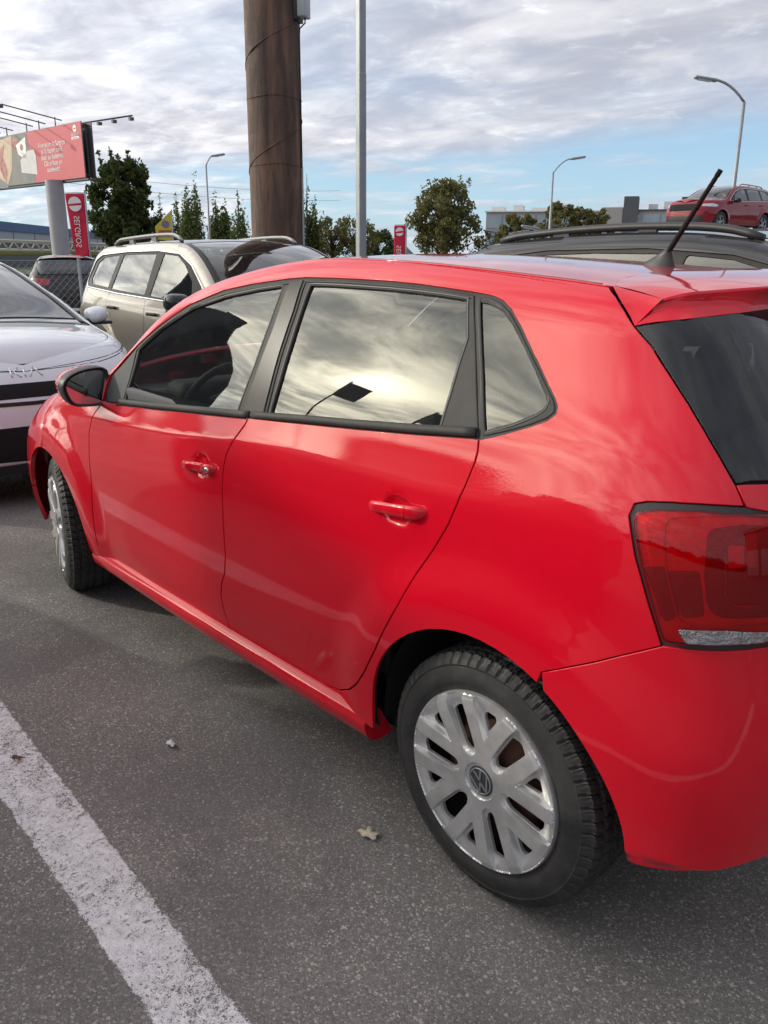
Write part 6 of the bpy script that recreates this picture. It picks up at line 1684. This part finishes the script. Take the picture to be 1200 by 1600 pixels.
# ---------------------------------------------------------------- trees
lg = {}
def leafmat(nm, c1, c2):
    m = bpy.data.materials.new(nm); m.use_nodes = True; t = NT(m.node_tree)
    co = t.n('ShaderNodeTexCoord').outputs['Object']; oi = t.n('ShaderNodeNewGeometry').outputs['Random Per Island']
    c_ = t.mix(t.m('ADD', t.m('MULTIPLY', oi, .6), t.m('MULTIPLY', t.noise(co, .7, 3, .5), .5), clamp=True), c1, c2)
    d_ = t.n('ShaderNodeBsdfDiffuse', {'Color': c_}); tr_ = t.n('ShaderNodeBsdfTranslucent', {'Color': c_})
    t.n('ShaderNodeOutputMaterial', {'Surface': t.n('ShaderNodeMixShader', {0: .3, 1: d_.outputs[0], 2: tr_.outputs[0]}).outputs[0]}); return m
L1 = leafmat('dark_leaves', (.038, .056, .022), (.105, .130, .050)); L2 = leafmat('poplar_leaves', (.070, .100, .038), (.15, .17, .07)); L3 = leafmat('autumn_leaves', (.085, .100, .038), (.22, .20, .085))
bark = mat('bark', (.07, .055, .045), .95, bump=(20, .6, .02))
def foliage(rng, cl, n, ls):
    """cl: clumps (x, y, z, rx, rz); n leaves of size ls"""
    cl = np.array(cl); w_ = cl[:, 3]**2*cl[:, 4]; idx = rng.choice(len(cl), n, p=w_/w_.sum())
    d = rng.normal(size=(n, 3)); d /= np.linalg.norm(d, axis=1, keepdims=True); r_ = rng.random(n)**.45
    C = cl[idx]; P = C[:, :3]+d*r_[:, None]*np.stack([C[:, 3], C[:, 3], C[:, 4]], 1)
    a = rng.normal(size=(n, 3)); a /= np.linalg.norm(a, axis=1, keepdims=True); b_ = np.cross(a, rng.normal(size=(n, 3))); b_ /= np.linalg.norm(b_, axis=1, keepdims=True)
    s = ls*(.6+.8*rng.random(n))[:, None]; V = np.stack([P-a*s, P+b_*s*.55, P+a*s, P-b_*s*.55], 1).reshape(-1, 3)
    F = np.arange(4*n).reshape(n, 4); return V, F
def tree(name, label, base, H, Wd, kind, seed, lm_, n, ls, group=None):
    rng = np.random.default_rng(seed); r_ = random.Random(seed)
    o = empty(name, (base[0], base[1], 0)); tag(o, label, 'tree', group); cl = []; g = Geo()
    if kind == 'poplar':
        g.tube([(0, 0, 0), (0, 0, H*.5), (.05, 0, H*.92)], [.16, .1, .02], 6)
        tips = [(0, 0, 1.)]+[(Wd*.24*math.cos(a), Wd*.24*math.sin(a), r_.uniform(.62, .93)) for a in [r_.uniform(0, 6.28) for _ in range(5)]]
        for i in range(46):
            tx, ty, th_ = tips[i % 6]; z = H*th_*(.10+.88*(i//6)/7.); f_ = z/(H*th_); q = Wd*.12*(1-f_); a = r_.uniform(0, 6.28); k = 1-f_**3*.80
            cl.append((tx+math.cos(a)*q, ty+math.sin(a)*q, z, (Wd*.25*k+.04)*r_.uniform(.7, 1.15), Wd*.45*r_.uniform(.7, 1.3)))
            if i % 3 == 0: g.tube([(0, 0, z*.75), (math.cos(a)*q, math.sin(a)*q, z+.6)], .03, 4, cap=False)
    else:
        fl = {'round': .18, 'airy': .22, 'bush': .0}[kind]
        g.tube([(0, 0, 0), (.05, .03, H*.3), (-.04, 0, H*.62)], [Wd*.035+.08, Wd*.028+.05, .05], 8)
        nc = {'round': 84, 'airy': 56, 'bush': 30}[kind]
        for i in range(nc):
            z = H*(fl+.12+(.80-fl)*(i+.5)/nc); f_ = (z/H-fl)/(1-fl); k = math.sin(math.pi*min(1, f_*.86+.14))**.6*r_.uniform(.55, 1.0)
            a = i*2.4+r_.uniform(-.5, .5); q = Wd*k*.78; rr = Wd*r_.uniform(.09, .21)*(.85 if kind == 'airy' else 1)
            c_ = (math.cos(a)*q, math.sin(a)*q, min(z, H-rr)); cl.append((*c_, rr, rr*r_.uniform(.7, 1.1)))
            g.tube([(0, 0, z*.55), (c_[0]*.5, c_[1]*.5, z*.8), c_], [.05, .03, .012], 4, cap=False)
        if kind == 'round': cl += [(0, 0, H*.50, Wd*.40, H*.22)]+[(Wd*.5*math.cos(a), Wd*.5*math.sin(a), H*r_.uniform(.86, .97), Wd*.07, H*.07) for a in np.linspace(0, 6, 9)]
        if kind == 'bush': cl += [(0, 0, H*.35, Wd*.7, H*.35)]
    V, F = foliage(rng, cl, n, ls)
    raw('crown', V, F.tolist(), lm_, o, False); g.build('trunk', bark, o)
    return o
tree('leafy_tree', 'dense dark green tree right of the red hanging banner', (53.2, -23.6), 7.75, 2.75, 'round', 1, L1, 12000, .15)
grp = 'slender poplars on the skyline'
tree('poplar_tree', 'two thin poplar tips just behind the right side of the dense dark tree', (83.0, -41.6), 7.2, 2.48, 'poplar', 2, L2, 2700, .16, grp)
tree('poplar_tree', 'small poplar tip behind the yellow flag', (83.2, -43.6), 7.5, 2.48, 'poplar', 3, L2, 2700, .16, grp)
tree('poplar_tree', 'full poplar left of the street lamp, first of the pair before the rusty column', (77.1, -42.5), 7.9, 4.03, 'poplar', 4, L2, 9750, .15, grp)
tree('poplar_tree', 'shorter broad poplar just right of the street lamp', (77.6, -45.0), 6.6, 4.03, 'poplar', 5, L2, 9750, .15, grp)
tree('poplar_tree', 'narrow poplar between the street lamp and the rusty column', (66.6, -40.7), 6.5, 2.63, 'poplar', 6, L2, 3600, .13, grp)
tree('poplar_tree', 'low thin poplar close to the left side of the rusty column', (66.0, -42.3), 4.7, 3.1, 'poplar', 16, L2, 2700, .13, grp)
tree('poplar_tree', 'tallest thin poplar close to the right side of the rusty column', (63.0, -45.7), 7.9, 2.63, 'poplar', 7, L1, 3300, .13, grp)
tree('poplar_tree', 'second thin poplar to the right of the rusty column', (66.7, -49.4), 6.8, 2.63, 'poplar', 8, L1, 3300, .13, grp)
grp = 'loose trees behind the grey pole'
tree('loose_tree', 'thin airy tree between the second thin poplar and the grey pole', (61.8, -47.6), 5.1, 2.7, 'airy', 9, L3, 2600, .12, grp)
tree('loose_tree', 'airy tree directly behind the grey pole', (60.4, -49.2), 5.3, 3.0, 'airy', 10, L3, 2600, .12, grp)
tree('loose_tree', 'low rounded tree between the grey pole and the small red banner', (62.8, -53.9), 4.2, 3.0, 'airy', 11, L1, 3200, .13, grp)
tree('leafy_tree', 'large spreading green tree right of the small red banner', (40.9, -40.9), 6.65, 3.05, 'round', 12, L3, 10000, .115)
tree('bushy_tree', 'low dark bush at the right foot of the large spreading tree', (38.0, -42.6), 3.4, 1.9, 'bush', 22, L3, 4500, .12)
grp = 'yellowing trees before the pale building'
tree('bushy_tree', 'yellowing tree left of the middle street lamp', (49.8, -59.7), 5.7, 2.4, 'airy', 13, L3, 4200, .13, grp)
tree('bushy_tree', 'taller yellowing tree right of the middle street lamp', (43.9, -57.9), 6.3, 2.6, 'airy', 14, L3, 4600, .13, grp)
tree('bushy_tree', 'yellowing tree nearest the grey building with the dark tower', (42.0, -59.5), 5.8, 2.2, 'airy', 15, L3, 4200, .13, grp)
# far wood on the sides out of view, where paint and glass mirror it
rng = np.random.default_rng(5); cl = []
for i in range(150):
    a = R(-8+ i*1.9) if i < 110 else R(-75-(i-110)*2.6); d_ = rng.uniform(75, 95); h = rng.uniform(2.4, 5.2)
    cl.append((d_*math.cos(a), d_*math.sin(a), h*.5, 4.0, h*.55))
V, F = foliage(rng, cl, 26000, .75); tag(raw('far_wood', V, F.tolist(), L1, None, False), kind='stuff')
g = Geo(); 
so_ = empty('low_shed', (72, -66, 0)); tag(so_, 'tiny dark pointed roof between the trees below the second thin poplar', 'hut')
g.box((0, 0, .9), (2.2, 2.2, 1.8)); g.build('wall', conc, so_); g = Geo(); g.lathe([(0.01, 3.1), (1.9, 1.8)], 4, 'Z'); g.build('roof', dkp, so_)

# overhead wires
for i, (a, b_) in enumerate((((60, -8, 8.2), (76, -60, 8.6)), ((60, -8, 7.6), (76, -60, 7.6)))):
    P_ = [Vector(a)*(1-s)+Vector(b_)*s-Vector((0, 0, 1.0*4*s*(1-s))) for s in np.linspace(0, 1, 24)]
    g = Geo(); g.tube(P_, .013, 4); tag(g.build('overhead_wire', MT['dark_metal']), ('upper' if i == 0 else 'lower')+' of two thin overhead wires crossing the sky behind the dense dark tree', 'wire', 'overhead wires')

# ---------------------------------------------------------------- sunward side, mirrored in the windows
def plain_flag(label, base, z0, z1, w_, ang):
    o = empty('advert_flag', (base[0], base[1], 0), ang); tag(o, label, 'flag', 'dark advertising flags outside the frame')
    g = Geo(); g.tube([(0, 0, 0), (0, 0, z1+.1)], .03, 6); g.build('pole', MT['dark_metal'], o)
    g = Geo(); g.box((w_/2+.03, 0, (z0+z1)/2), (w_, .01, z1-z0)); g.build('cloth', mat('dark_cloth', (.30, .30, .31), .8), o)
plain_flag('dark advertising flag mirrored in the rear door window', (13.2, 9.9), 5.8, 6.9, .6, R(118))
plain_flag('second dark advertising flag mirrored in the rear door window', (11.6, 11.3), 5.6, 6.7, .7, R(125))
hd = empty('hoarding', (15.6, 5.0, 0)); tag(hd, 'dark roadside hoarding mirrored in the front door window', 'hoarding')
g = Geo(); g.box((0, 0, 4.75), (.15, 5.6, 4.6)); g.build('panel', dkp, hd)
for y in (-2, 2): g = Geo(); g.box((0, y, 1.25), (.2, .2, 2.5)); g.build('post', MT['dark_metal'], hd)

sb = empty('added_dark_building', (-15, -5, 0)); tag(sb, 'added dark building, unseen behind the photographer, darkening the bumper and rear glass', 'building')  # unseen building added to darken reflections and block sky behind the car
g = Geo(); g.box((-4, 0, 3.4), (8, 26, 6.8)); g.build('wall', mat('added_building_cladding', (.07, .07, .075), .6), sb)
for i in range(8): g = Geo(); g.box((.03, -11+i*3.2, 1.9), (.1, 2.6, 3.0)); g.build('window', gb_, sb)
g = Geo(); g.box((.1, 0, 6.7), (.5, 26.4, .5)); g.build('parapet', conc, sb)
